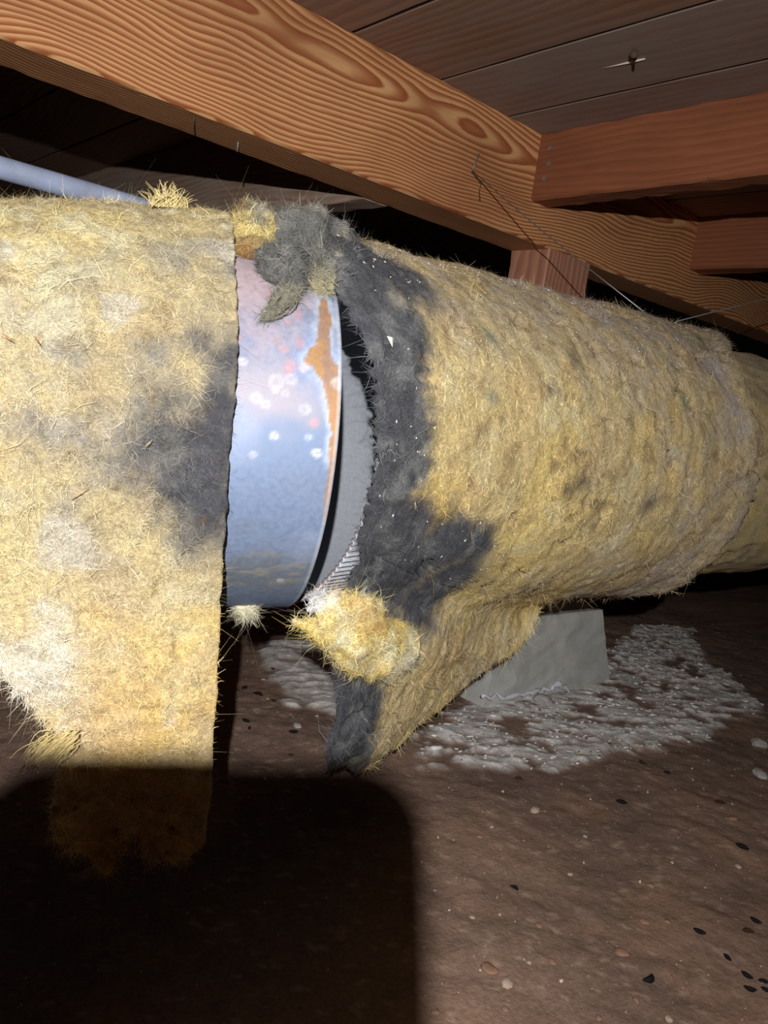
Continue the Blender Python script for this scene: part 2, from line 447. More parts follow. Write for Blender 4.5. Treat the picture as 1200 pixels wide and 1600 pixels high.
# ---- joist on the far side of the girder
bz = .2871 * 1.115 * S + HC; bx0 = .7448 * 1.115 * S; bx1 = .7924 * 1.115 * S
j3 = timber('wooden_joist', (bx0 - .004, YG + TG + .004, bz), (bx1, 2.4, ZTOP + .002), m_blk, None, .001, .003, .03, seed=9)
tag(j3, 'weathered joist behind the girder, above the torn grey insulation edge', 'beam')
# ---- post and concrete pier
px0, px1 = 1.199 * S, 1.3335 * S
post = timber('wooden_post', (px0, YG + .001, .118), (px1, YG + TG - .001, ZG0 + .001), m_post, None, .0008, .002, .02, seed=12)
tag(post, 'short wooden post standing on the concrete pier under the girder', 'post')
def pier():
    yc = YG + TG / 2; xc = 1.235 * S; yb = .835 * S; yt = .862 * S
    hb = yc - yb; ht = yc - yt; wb = .205 * S; wt = .150 * S; zt = .118
    n = 14; V = []; F = []
    lev = np.linspace(-.03, zt, n)
    m = 40
    for i, z in enumerate(lev):
        q = np.clip((z + .03) / (zt + .03), 0, 1); w = wb + (wt - wb) * q; h = hb + (ht - hb) * q
        for j in range(m):
            t = j / m * 4; s = int(t); f = t - s
            cs = [(-w, -h), (w, -h), (w, h), (-w, h)]; a, b2 = cs[s], cs[(s + 1) % 4]
            x = a[0] + (b2[0] - a[0]) * f; y = a[1] + (b2[1] - a[1]) * f
            p = np.array([xc + x, yc + y, z]); p += .0012 * fbm(p[None] + [[3, 0, 0]], 70, 3, 3)[0] * np.array([x, y, 0]) / math.hypot(x, y) * 2
            V.append(p)
    F = [tuple(f) for f in grid_faces(n, m, wrap=True)]
    V.append(np.array([xc, yc, zt])); F += [(n * m, (n - 1) * m + j, (n - 1) * m + (j + 1) % m) for j in range(m)]
    return V, F
root = empty('concrete_pier', (1.235 * S, YG + TG / 2, 0), 'grey cast concrete pier block with a white salt line at its foot', 'pier')
mesh_obj('block', *pier(), m_conc, root, flat=True)
# salt bloom along the foot
pts = [(752, 1090), (790, 1088), (825, 1084), (856, 1078), (868, 1068), (884, 1078), (905, 1082), (930, 1078), (958, 1072)]
P = np.array([at_y(x, y, .8335 * S) for x, y in pts]); t = np.linspace(0, len(P) - 1, 60)
C = np.stack([np.interp(t, np.arange(len(P)), P[:, k]) for k in range(3)], 1); C[:, 1] += .0
rad = .0030 + .0030 * fbm(C, 140, 3, 4)
V, F = tube(C + fbm(C, 120, 4, 8)[:, None] * np.array([[.003, .001, .007]]), rad, 8)
mesh_obj('salt_bloom', V, F, m_efflo, root)

# ---- dirt floor
def axis_pts(lo, hi, a, b, fine, coarse):
    return np.concatenate([np.arange(lo, a, coarse), np.arange(a, b, fine), np.arange(b, hi + coarse, coarse)])
gx = axis_pts(-1.6, 4.0, 0.15, 1.75, .0040, .05); gy = axis_pts(-1.4, 3.4, .05, 1.15, .0040, .05)
GX, GY = np.meshgrid(gx, gy, indexing='ij')
B0 = np.stack([GX, GY, np.zeros_like(GX)], -1)
def poly_sd(P2, poly):
    """signed distance to polygon, negative inside"""
    d = np.full(P2.shape[:-1], 1e9); ins = np.zeros(P2.shape[:-1], bool); n = len(poly)
    for i in range(n):
        a = poly[i]; b2 = poly[(i + 1) % n]; e = b2 - a; w = P2 - a
        t = np.clip((w @ e) / (e @ e), 0, 1); d = np.minimum(d, np.linalg.norm(w - t[..., None] * e, axis=-1))
        c = ((a[1] <= P2[..., 1]) != (b2[1] <= P2[..., 1])) & (P2[..., 0] < e[0] * (P2[..., 1] - a[1]) / (e[1] + 1e-12) + a[0])
        ins ^= c
    return np.where(ins, -d, d)
def fl(px, py): return at_z(px, py, 0.0)
crustA = np.array([fl(*p)[:2] for p in [(640, 1150), (655, 1195), (730, 1200), (800, 1198), (860, 1200), (905, 1195), (940, 1178), (985, 1172), (1060, 1165), (1100, 1150), (1195, 1110), (1150, 1060), (1100, 1030), (1080, 985), (1000, 975), (960, 1010), (900, 1060), (760, 1090)]])
crustB = np.array([fl(*p)[:2] for p in [(405, 1005), (425, 1060), (450, 1085), (475, 1105), (520, 1122), (600, 1110), (700, 1080), (560, 1000), (470, 998)]])
crustC = np.array([fl(*p)[:2] for p in [(432, 1095), (445, 1108), (468, 1110), (470, 1098), (452, 1092)]])
P2 = B0[..., :2]
wob = fbm(B0, 38, 4, 21) * .028
sdA = poly_sd(P2, crustA) + wob; sdB = poly_sd(P2, crustB) + wob * .7; sdC = poly_sd(P2, crustC) + wob * .15
strk = fbm(np.stack([GX * .91 - GY * .41, GX * .41 + GY * .91, GX * 0], -1) * np.array([.45, 1.5, 1]), 80, 4, 40, .62)
patch = fbm(B0, 26, 4, 33)
mA = smooth(.008, -.014, sdA) * smooth(-.22, .20, patch * .8 + strk * .8 + .20)
mB = smooth(.006, -.008, sdB) * smooth(-.5, .05, patch * .6 + .2)
mC = smooth(.003, -.003, sdC)
crust = np.clip(np.maximum(np.maximum(mA, mB), mC), 0, 1)
H = fbm(B0, 9, 4, 2) * .006 + fbm(B0, 60, 4, 5) * .0016 + fbm(B0, 150, 2, 6) * .0007
H = H + crust * (.004 + .004 * strk + .0012 * fbm(B0, 110, 3, 9))
H = H * smooth(3.5, 1.5, np.hypot(GX, GY))
near = smooth(.34 * S, .22 * S, np.maximum(np.abs(GX - 1.235 * S), np.abs(GY - YG)))
H = H * (1 - near * .4)
B0[..., 2] = H
dirt = mixc(srgb(146, 120, 104), srgb(128, 106, 94), smooth(-.4, .4, fbm(B0 + 3, 7, 4, 12)))
dirt = mixc(dirt, srgb(156, 124, 104), .6 * smooth(.05, .5, fbm(B0 + 5, 14, 4, 13)))
speck = smooth(.42, .62, fbm(B0, 130, 2, 14))
dirt = mixc(dirt, srgb(178, 152, 134), speck * .7)
FC = mixc(dirt, mixc(srgb(196, 188, 182), srgb(242, 240, 238), smooth(-.3, .4, strk + .5 * fbm(B0, 160, 2, 61))), crust * .92)
damp = near * (1 - crust)
floor = mesh_obj('floor', B0.reshape(-1, 3), grid_faces(len(gx), len(gy), flip=True), m_floor, None, colors=FC.reshape(-1, 3), base=(0, 0, 0))
tag(floor, 'bare brown dirt ground with a white mineral crust around the pier', kind='structure')

# ================================================================== DUCTS
PY = math.radians(-22.05); PP = math.radians(1.74)
pc = np.array([.4473 * S, .66 * S * math.cos(-.0734), .66 * S * math.sin(-.0734) + HC]); PR = .1716 * S
pa = np.array([math.cos(PY) * math.cos(PP), math.sin(PY) * math.cos(PP), math.sin(PP)])
pe1 = np.cross(pa, [0, 0, 1]); pe1 /= np.linalg.norm(pe1); pe2 = np.cross(pe1, pa)
BY = math.radians(-15); ba0 = np.array([math.cos(BY), math.sin(BY), 0])
_ca = np.linspace(.02, -.80, 500); _cc = [pc + pa * _ca[0]]
for _k in range(1, len(_ca)):
    _w = float(smooth(-.085, -.115, _ca[_k])); _dn = .185 * float(smooth(-.43, -.37, _ca[_k]))
    _d = pa * (1 - _w) + (ba0 + np.array([0, 0, _dn])) * _w; _d /= np.linalg.norm(_d)
    _cc.append(_cc[-1] - _d * (_ca[_k - 1] - _ca[_k]))
_cc = np.array(_cc)
def pipe_axis(a):
    a = np.asarray(a, float); return np.stack([np.interp(-a, -_ca, _cc[:, k]) for k in range(3)], -1)
def pipe_local(P):
    """axis parameter, nearest axis point and radial distance for points near the bent pipe"""
    sh = P.shape[:-1]; Q = np.asarray(P).reshape(-1, 3); ai = np.linspace(.02, -.78, 161); C = pipe_axis(ai)
    best = np.full(len(Q), 1e9); ia = np.zeros(len(Q), int)
    for k in range(len(ai)):
        d = ((Q - C[k]) ** 2).sum(1); m = d < best; best[m] = d[m]; ia[m] = k
    # refine between samples
    T = -np.gradient(C, axis=0); T /= np.linalg.norm(T, axis=1, keepdims=True)
    off = ((Q - C[ia]) * T[ia]).sum(1); off = np.where((ia == 0) | (ia == len(ai) - 1), off, np.clip(off, -.004, .004))
    N = Q - C[ia] - T[ia] * off[:, None]; r = np.linalg.norm(N, axis=1)
    return (ai[ia] + off).reshape(sh), (N / (r[:, None] + 1e-9)).reshape(sh + (3,)), r.reshape(sh)
def off_pipe(P, gap=.0010):
    """lay points on the pipe's outside instead of inside its wall"""
    a, N, r = pipe_local(P); push = np.where(a < .0005, np.clip(PR + gap - r, 0, None), 0)
    return P + N * push[..., None]
def pipe_pt(a, t, r=PR):      # a along the axis from the rim (negative inwards), t angle: 0 near side, + up
    a = np.asarray(a)[..., None]; t = np.asarray(t)[..., None]
    return pipe_axis(a[..., 0]) + r * (np.cos(t) * pe1 + np.sin(t) * pe2)
def hit_pipe(px, py):
    d = W(px, py); o = CAM - pc
    d2 = d - pa * (d @ pa); o2 = o - pa * (o @ pa)
    A_, B_, C_ = d2 @ d2, 2 * d2 @ o2, o2 @ o2 - PR * PR; disc = max(B_ * B_ - 4 * A_ * C_, 0)
    s = (-B_ - math.sqrt(disc)) / (2 * A_); p = CAM + d * s - pc
    return p @ pa, math.atan2(p @ pe2, p @ pe1)

a_ = np.concatenate([np.linspace(-.75, -.20, 20), np.linspace(-.19, 0, 120)]); t_ = np.concatenate([np.linspace(-1.75, 1.75, 290), np.linspace(1.80, 2 * math.pi - 1.80, 60)])
A_, T_ = np.meshgrid(a_, t_, indexing='ij')
P = pipe_pt(A_, T_)
P += (fbm(P, 14, 2, 50) * .0012)[..., None] * (np.cos(T_)[..., None] * pe1 + np.sin(T_)[..., None] * pe2)
arc = T_ * PR; UV = np.stack([A_, arc, A_ * 0], -1)
blue = srgb(126, 143, 174); pcol = np.broadcast_to(blue, P.shape).copy()
pcol = mixc(pcol, srgb(150, 162, 190), smooth(-.1, .5, fbm(UV, 30, 4, 51)) * .7)
pcol = mixc(pcol, srgb(126, 140, 162), smooth(.0, .5, fbm(UV * [1, 2.5, 1], 40, 4, 52)) * .4)
def blob(px, py, rx, ry, soft=.5, wobble=.25, seed=0, sc=60):
    a0, t0 = hit_pipe(px, py); k = depth(pipe_pt(a0, t0)) / FPX
    rxm, rym = rx * k / .75, ry * k
    d = np.hypot((A_ - a0) / rxm, (arc - t0 * PR) / rym) + wobble * fbm(UV, sc, 3, seed)
    return smooth(1 + soft * .5, 1 - soft, d)
# pinkish bloom high on the pipe, warm grey middle, dull dusty foot
pcol = mixc(pcol, srgb(196, 176, 182), blob(385, 440, 95, 120, .9, .5, 3) * .9)
pcol = mixc(pcol, srgb(172, 164, 172), blob(420, 610, 105, 55, .8, .5, 4) * .8)
pcol = mixc(pcol, srgb(132, 156, 206), blob(500, 580, 34, 60, .8, .6, 5) * .6)
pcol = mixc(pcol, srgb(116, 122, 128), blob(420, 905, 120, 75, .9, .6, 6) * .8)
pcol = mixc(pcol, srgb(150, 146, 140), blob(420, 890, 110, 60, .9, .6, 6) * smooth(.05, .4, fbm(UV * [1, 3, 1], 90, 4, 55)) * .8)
for (x, y, rx, ry) in [(468, 538, 6, 12), (441, 547, 7, 7), (452, 575, 8, 15), (474, 575, 5, 6), (465, 493, 5, 12), (432, 532, 4, 4), (425, 460, 8, 8), (372, 528, 6, 7), (448, 505, 5, 4), (490, 660, 7, 8)]:
    pcol = mixc(pcol, srgb(204, 156, 160), blob(x, y, rx, ry, .8, .3, 9, 200) * .65)
# rust streak down the rim
rustpts = [(505, 478, 5), (507, 495, 8), (506, 515, 9), (505, 535, 10), (503, 555, 11), (500, 566, 17), (508, 575, 14), (516, 592, 10), (519, 612, 8), (522, 635, 7), (523, 660, 6), (522, 690, 5), (520, 715, 4.5), (518, 740, 4), (514, 770, 4), (510, 800, 3)]
rp_ = np.array(rustpts, float); rq = np.linspace(0, len(rp_) - 1, 3 * len(rp_) - 2)
rustpts = [tuple(np.interp(v, np.arange(len(rp_)), rp_[:, k]) for k in range(3)) for v in rq]
rust = np.zeros_like(A_)
for x, y, r in rustpts: rust = np.maximum(rust, blob(x, y, r * 1.2, max(20, r * 1.6), .8, .35, 10, 160))
halo = np.zeros_like(A_)

for x, y, r in rustpts[:36]: halo = np.maximum(halo, blob(x, y, r * 1.2 + 5, max(24, r * 1.6 + 5), .6, .35, 10, 160))
pcol = mixc(pcol, srgb(196, 208, 226), halo * .75)
pcol = mixc(pcol, mixc(srgb(178, 138, 98), srgb(160, 130, 112), smooth(-.2, .4, fbm(UV, 120, 3, 56))), smooth(.35, .6, rust))
# pale water spots: rings and solid dots
for (x, y, r, solid) in [(428, 682, 6, .9), (481, 683, 5, .55), (394, 710, 5, .6), (495, 708, 7, 1.), (400, 622, 8, .5), (432, 597, 11, .5), (454, 594, 8, .45), (446, 615, 6, .35), (430, 610, 4, .5), (415, 632, 6, .4), (476, 640, 8, .5), (474, 575, 7, .4), (379, 565, 6, .6), (526, 600, 8, .8), (438, 906, 4, .9)]:
    k = blob(x, y, r * .75 + 1.5, r + 1, .45, .25, 12, 250); inn = blob(x, y, (r - 2.5) * .75, r - 2.5, .5, .3, 13, 250)
    pcol = mixc(pcol, srgb(218, 220, 222), np.clip(k - inn * (1 - solid * .45), 0, 1) * solid * .75)
pcol = mixc(pcol, srgb(214, 220, 228), smooth(-.0025, -.0008, A_) * .6)
left_root = empty('metal_duct', (pc[0] - .2, pc[1] + .08, pc[2] - PR), 'bluish galvanised round duct pipe with a rust-streaked open end, hung with yellow insulation', 'duct')
pv, pf, _ = sheet(P, .0009, flip=False)
# make sure the outside faces outwards
def orient(P, pf, centre_fn):
    q = pf[len(pf) // 4]; c = P[q].mean(0); n = np.cross(P[q[1]] - P[q[0]], P[q[2]] - P[q[0]])
    return (n @ (c - centre_fn(c))) > 0
flipP = not orient(pv, grid_faces(*P.shape[:2]), lambda c: pc + pa * ((c - pc) @ pa))
pv, pf, _ = sheet(P, .0009, flip=flipP)
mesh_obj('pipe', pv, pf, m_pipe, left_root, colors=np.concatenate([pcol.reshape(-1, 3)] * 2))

# ---- right duct with a crimped end
def tc_y(x): return (.6786 - .027 * (x / S - .45)) * S
def tc_z(x): return (-.0438 + .018 * (x / S - .45)) * S + HC
def tr(x): return (.1955 + .009 * (x / S - .45)) * S
RX0 = .438 * S; RR = .168 * S
right_root = empty('metal_duct', (1.0, tc_y(1.0), tc_z(1.0) - RR), 'grey metal duct with a crimped end inside the sooty torn wrap', 'duct')
na, nt_ = 40, 1050
x_ = np.concatenate([np.linspace(RX0, RX0 + .036, 20), np.linspace(RX0 + .041, RX0 + .20, 18), np.linspace(RX0 + .23, RX0 + .60, 6), [1.2, 1.8, 2.4, 3.0]]); t_ = np.linspace(0, 2 * math.pi, nt_ + 1)
X_, T2 = np.meshgrid(x_, t_, indexing='ij')
cr = smooth(RX0 + .036, RX0 + .028, X_)
ncr = 150
wave = np.abs(((T2 * ncr / (2 * math.pi)) % 1.0) - .5) * 2
rad = RR - cr * (.0030 * smooth(.35, .8, 1 - wave) + .0005)
P = np.stack([X_, tc_y(X_) - rad * np.cos(T2), tc_z(X_) - .010 * np.exp(-(X_ - RX0) / .12) + rad * np.sin(T2)], -1)
da = (P - pc) @ pa; dN = P - pc - da[..., None] * pa; dR = np.linalg.norm(dN, axis=-1)
P = P + dN / dR[..., None] * (smooth(.045, .002, da) * np.clip(PR - .0028 - dR, None, 0))[..., None]
def duct_clear(Q):
    zc = tc_z(Q[..., 0]) - .010 * np.exp(-np.clip(Q[..., 0] - RX0, 0, None) / .12)
    r = np.hypot(Q[..., 1] - tc_y(Q[..., 0]), Q[..., 2] - zc) - RR
    return np.where(Q[..., 0] < RX0 - .004, 1., r)
dcol = np.broadcast_to(srgb(186, 192, 202), P.shape).copy()
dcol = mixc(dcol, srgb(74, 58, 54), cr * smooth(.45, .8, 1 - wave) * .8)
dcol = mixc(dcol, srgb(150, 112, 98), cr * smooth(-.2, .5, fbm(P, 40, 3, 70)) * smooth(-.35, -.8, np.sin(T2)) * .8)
dv, df, _ = sheet(P, .0008, flip=False)
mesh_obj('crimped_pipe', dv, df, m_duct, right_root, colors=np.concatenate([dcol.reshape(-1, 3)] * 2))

# ================================================================== RIGHT INSULATION WRAP
def tube_pt(x, al, dr=0):      # al 0 near side, + downwards (radians)
    x = np.asarray(x, float); al = np.asarray(al, float); r = tr(x) + dr
    return np.stack([x + 0 * al, tc_y(x) - r * np.cos(al), tc_z(x) - r * np.sin(al)], -1)
def locate(fn, ulim, vlim, px, py, n=260):
    u = np.linspace(*ulim, n); v = np.linspace(*vlim, n); U, V_ = np.meshgrid(u, v, indexing='ij')
    Q = project(fn(U, V_)); d = (Q[..., 0] - px) ** 2 + (Q[..., 1] - py) ** 2
    i = np.unravel_index(np.argmin(d), d.shape); return U[i], V_[i]
tear_px = [(480, 352), (505, 380), (527, 455), (545, 490), (570, 535), (578, 580), (591, 640), (589, 700), (578, 760), (572, 805), (556, 850)]
tear = np.array([locate(tube_pt, (.2, .8), (-1.25, 1.0), p[0] + 7, p[1]) for p in tear_px]); tear = tear[np.argsort(tear[:, 1])]
A_LOW = tear[-1, 1]; X_LOW = tear[-1, 0]
x845, a845 = locate(tube_pt, (.4, 1.2), (.6, 1.5), 845, 940)
a845 = min(a845, 1.16)
def alpha0(x): return A_LOW + (a845 - A_LOW) * np.clip((x - X_LOW) / (x845 - X_LOW), 0, 1) ** .8
X_END = 1.150 * S
seam_px = [(1126, 524), (1140, 562), (1164, 612), (1175, 656), (1184, 683)]
seam = np.array([locate(tube_pt, (.6, 1.3), (-1.3, .3), *p) for p in seam_px]); seam = seam[np.argsort(seam[:, 1])]
def x_end(al): return np.interp(al, seam[:, 1], seam[:, 0])
def x_tear(al):
    al = np.asarray(al)
    base = np.interp(al, tear[:, 1], tear[:, 0])
    q = np.clip((al - A_LOW) / (a845 - A_LOW), 0, 1) ** (1 / .8)
    low = X_LOW + (x845 - X_LOW) * q
    return np.where(al > A_LOW, low, base)
na, nx = 400, 310
al = np.linspace(-3.6, 2.4, na)
q = np.linspace(0, 1, nx) ** 1.25
xt = x_tear(al); ragged = fbm(np.stack([al * 3, al * 0, al * 0], -1), 12, 4, 80) * .004 + fbm(np.stack([al * 3, al * 0, al * 0], -1), 60, 3, 81) * .003
xt = xt + ragged * smooth(A_LOW + .03, A_LOW - .15, al)
xe = x_end(al) + fbm(np.stack([al * 3, al * 0 + 5, al * 0], -1), 9, 3, 82) * .012
XX = xt[:, None] + (xe - xt)[:, None] * q[None]; AL = np.broadcast_to(al[:, None], XX.shape)
P0 = tube_pt(XX, AL)
def puff(P0):
    return fbm(P0, 11, 3, 90) * .005 + fbm(P0, 45, 4, 91) * .0026 + fbm(P0 * [1, .6, .6], 170, 3, 92) * .0016 - .0045 * smooth(.38, .6, fbm(P0, 75, 2, 93))
dr = puff(P0) - .002 * np.exp(-((XX - xt[:, None]) / .004) ** 2) + .006 * np.exp(-((XX - xe[:, None] + .012) / .02) ** 2)
P = tube_pt(XX, AL, dr)
YEL = srgb(232, 204, 128); PALE = srgb(238, 224, 172); TAN = srgb(206, 186, 142); DUST = srgb(188, 172, 146); SOOT = srgb(68, 69, 76); SOOTL = srgb(124, 126, 126); BROWN = srgb(150, 118, 74)
LIL = srgb(188, 174, 166)
def wrap_colour(P0, soot, dustk):
    n1 = fbm(P0, 16, 4, 100); n2 = fbm(P0, 55, 4, 101); n3 = fbm(P0 + 7, 24, 3, 102)
    c = mixc(YEL, PALE, smooth(-.1, .5, n2) * .7)
    c = mixc(c, srgb(224, 182, 96), smooth(.1, .5, n3) * .5)
    c = mixc(c, TAN, smooth(-.35, .25, n1) * .5)
    c = mixc(c, mixc(DUST, LIL, smooth(-.2, .4, fbm(P0, 30, 3, 103))), np.clip(dustk * (.75 + .6 * n2 + .3 * n1), 0, 1))
    c = mixc(c, BROWN, smooth(.25, .55, fbm(P0 + 3, 70, 3, 104)) * .55)
    pit = smooth(.38, .6, fbm(P0, 75, 2, 93)); c = mixc(c, srgb(120, 98, 72), pit * .6)
    sn = smooth(.12, .92, soot + .35 * soot * (1 - soot) * 4 * (n2 * .9 + n1 * .5 + .5 * fbm(P0 * [1.5, .7, .7], 200, 3, 106)))
    g = mixc(SOOT, SOOTL, smooth(-.1, .6, fbm(P0, 90, 3, 105)) * .8)
    return mixc(c, g, sn)
dist = XX - xt[:, None]
def near3(P0, pt, r): return np.exp(-(((P0 - pt) / r) ** 2).sum(-1))
def tpt(px, py): return tube_pt(*locate(tube_pt, (.2, 1.3), (-1.3, 1.3), px, py))
soot = smooth(.070, .022, dist + .012 * fbm(P0, 26, 3, 110)) * smooth(A_LOW + .02, A_LOW - .02, AL)
for (x, y, r) in [(565, 400, .055), (620, 430, .05), (540, 390, .05), (625, 520, .035), (650, 640, .025), (640, 720, .028), (600, 850, .055), (640, 880, .06), (690, 850, .045), (640, 820, .04), (740, 850, .03), (600, 910, .06), (660, 930, .055), (710, 900, .04), (570, 800, .05)]:
    soot = np.maximum(soot, near3(P0, tpt(x, y), r * .72) * 1.15)
soot = np.clip(soot, 0, 1)
dustk = np.clip(smooth(.40, .80, XX) * .85 + smooth(-.2, -1.0, AL) * .7 + smooth(.5, 1.2, AL) * .35, 0, 1)
WC = wrap_colour(P0, soot, dustk)
for (x, y, r) in [(764, 524, .007), (767, 620, .005), (1073, 627, .008)]:
    WC = mixc(WC, srgb(96, 130, 122), near3(P0, tpt(x, y), r) * .7)
for (x, y, r) in [(893, 562, .008), (855, 607, .006), (1093, 532, .008), (905, 752, .01), (885, 760, .008), (1012, 787, .011), (1160, 800, .008)]:
    WC = mixc(WC, srgb(92, 78, 66), near3(P0, tpt(x, y), r) * .8)
wroot = empty('insulation_wrap', (.75, tc_y(.75), .10), 'tan fibreglass wrap round the duct with a soot-black torn edge and hanging flap', 'insulation')
flipW = False
q_ = grid_faces(3, 3); 
nchk = grid_normals(P)[na // 2, nx // 2]; flipW = nchk[1] > 0
P = off_pipe(P, .004)
th = np.minimum(.020 * smooth(0, .034, dist + .006), np.clip(duct_clear(P) - .0004, .0015, None))
ap_, _, rp2 = pipe_local(P); th = np.where(ap_ < .0005, np.minimum(th, np.clip(rp2 - PR - .0004, .001, None)), th)
th = np.where(XX > X_END - .12, np.minimum(th, .0165), th)
wv, wf, wn = sheet(P, th, flip=flipW, N=np.stack([0 * AL, -np.cos(AL), -np.sin(AL)], -1))
WCC = np.concatenate([WC.reshape(-1, 3), mixc(WC, SOOT, soot * .8).reshape(-1, 3)])
wrap = mesh_obj('wrap', wv, wf, m_ins, wroot, colors=WCC)
def circ(p, N): 
    t = np.cross(N, np.array([1., 0, 0])); return t / (np.linalg.norm(t, axis=1, keepdims=True) + 1e-9)
nouter = (na - 1) * (nx - 1)
ctr = wv[wf[:nouter]].mean(1); vis = (np.arctan2(-(ctr[:, 2] - tc_z(ctr[:, 0])), -(ctr[:, 1] - tc_y(ctr[:, 0])) )); visw = ((vis > -1.9) & (vis < 1.5)).astype(float) + .02
fibres('fibers', wv, wf[:nouter], WCC, 85000, .0060, .00032, wrap, align=circ, lift=.09, bright=1.08, weights=visw, seed=3)
edge_w = np.where(dist[:-1, :-1].ravel() < .012, 1.0, 0) * (visw > .5) + 1e-9
fibres('edge_fibers', wv, wf[:nouter], WCC, 4200, .0055, .0003, wrap, lift=.5, bright=1.25, weights=edge_w, seed=4)
top_w = np.where((vis < -1.05) & (vis > -1.6), 1.0, 0) + 1e-9
fibres('top_fibers', wv, wf[:nouter], WCC, 1400, .0050, .00028, wrap, lift=.5, bright=1.15, weights=top_w, seed=5)

# ---- hanging flap
def flap_pt(x, s):
    x = np.asarray(x, float); s = np.asarray(s, float); a0 = alpha0(x)
    p = tube_pt(x, a0 + np.minimum(s, 0) / tr(x), np.where(s < 0, -.002, 0))
    s = np.maximum(s, 0)
    tg = np.stack([0 * a0, np.sin(a0), -np.cos(a0)], -1)
    w = smooth(0, .07, s)[..., None] * .75
    lean = np.stack([0 * a0, 0 * a0 + .10, 0 * a0 - 1], -1)
    d = tg * (1 - w) + lean * w; d /= np.linalg.norm(d, axis=-1, keepdims=True)
    return p + d * s[..., None]
fl_left = [(572, 852), (566, 875), (552, 905), (535, 950), (525, 1010), (527, 1060), (521, 1100), (512, 1150), (507, 1185), (512, 1208)]
fl_right = [(845, 940), (838, 975), (800, 1018), (745, 1068), (700, 1108), (650, 1148), (612, 1182), (600, 1200)]
L_ = np.array([locate(flap_pt, (.2, .9), (0, .34), *p) for p in fl_left]); R_ = np.array([locate(flap_pt, (.2, .95), (0, .34), *p) for p in fl_right])
L_ = L_[np.argsort(L_[:, 1])]; R_ = R_[np.argsort(R_[:, 1])]
SMAX = max(L_[:, 1].max(), R_[:, 1].max())
ns, nx2 = 200, 240
s_ = np.linspace(-.014, SMAX, ns)
xl = np.interp(s_, L_[:, 1], L_[:, 0]); xr = np.interp(s_, R_[:, 1], R_[:, 0])
xl[0] = min(xl[0], X_LOW)
xr = np.maximum(xr, xl + .002)
z1 = np.stack([s_ * 1, s_ * 0, s_ * 0], -1)
xl = xl + fbm(z1, 130, 3, 120) * .003; xr = xr + (fbm(z1 + 3, 70, 4, 121) * .009) * smooth(0, .02, s_)
XX2 = xl[:, None] + (xr - xl)[:, None] * np.linspace(0, 1, nx2)[None]; SS2 = np.broadcast_to(s_[:, None], XX2.shape)
# ragged bottom
SS2 = SS2 * (1 - .05 * np.abs(fbm(np.stack([XX2, XX2 * 0, XX2 * 0], -1), 60, 3, 125)) * smooth(.6 * SMAX, SMAX, SS2) * 2)
P0 = flap_pt(XX2, SS2); N0 = grid_normals(P0); N0 = np.where((N0[..., 1] > 0)[..., None], -N0, N0)
edge = np.minimum((XX2 - xl[:, None]), (xr[:, None] - XX2)); 
flp = P0 + N0 * (puff(P0) + .010 * fbm(P0 + 9, 14, 2, 126) * smooth(0, .05, SS2))[..., None]
lx = XX2 - xl[:, None]
fs = smooth(.075, .036, lx + .010 * fbm(P0, 40, 3, 127) + .012 * smooth(.1, .0, SS2) - .02 * smooth(.10, .0, SS2))
for (x, y, r) in [(600, 910, .06), (660, 930, .05), (700, 900, .04), (650, 960, .035), (740, 860, .03)]:
    pt = tube_pt(*locate(tube_pt, (.2, 1.0), (-.2, 1.3), x, y)); fs = np.maximum(fs, near3(P0, pt, r * .75) * 1.1)
fs = np.clip(fs, 0, 1)
FCc = wrap_colour(P0, fs, .15 + .25 * smooth(-.2, .5, fbm(P0, 22, 3, 129)))
tip = smooth(SMAX * .86, SMAX * .93, SS2) * smooth(-.2, .3, fbm(P0, 60, 3, 130) + .1) * smooth(1., .9, SS2 / SMAX)
FCc = mixc(FCc, srgb(120, 116, 88), tip * .6)
nchk = grid_normals(flp)[ns // 2, nx2 // 2]; flipF = nchk[1] > 0
flp = flp + N0 * np.clip(.003 - duct_clear(flp), 0, .02)[..., None]
fv, ff, _ = sheet(flp, np.minimum(.016 * smooth(0, .03, edge + .004), np.clip(duct_clear(flp) - .0005, .0015, None)), flip=flipF, N=N0)
FCC = np.concatenate([FCc.reshape(-1, 3), FCc.reshape(-1, 3) * .9])
flap = mesh_obj('torn_flap', fv, ff, m_ins, wroot, colors=FCC)
flap['label'] = 'torn flap hanging down, black on one half and yellow on the other'
nfo = (ns - 1) * (nx2 - 1)
fibres('fibers', fv, ff[:nfo], FCC, 24000, .006, .00032, flap, align=lambda p, N: np.broadcast_to(np.array([.25, 0, -1.]), p.shape), lift=.10, bright=1.08, seed=6)
ew = np.where(edge[:-1, :-1].ravel() < .006, 1.0, 0) + np.where(SS2[:-1, :-1].ravel() > .95 * SMAX, 1., 0) + 1e-9
fibres('edge_fibers', fv, ff[:nfo], FCC, 2500, .0055, .0003, flap, lift=.5, bright=1.3, weights=ew, seed=7)

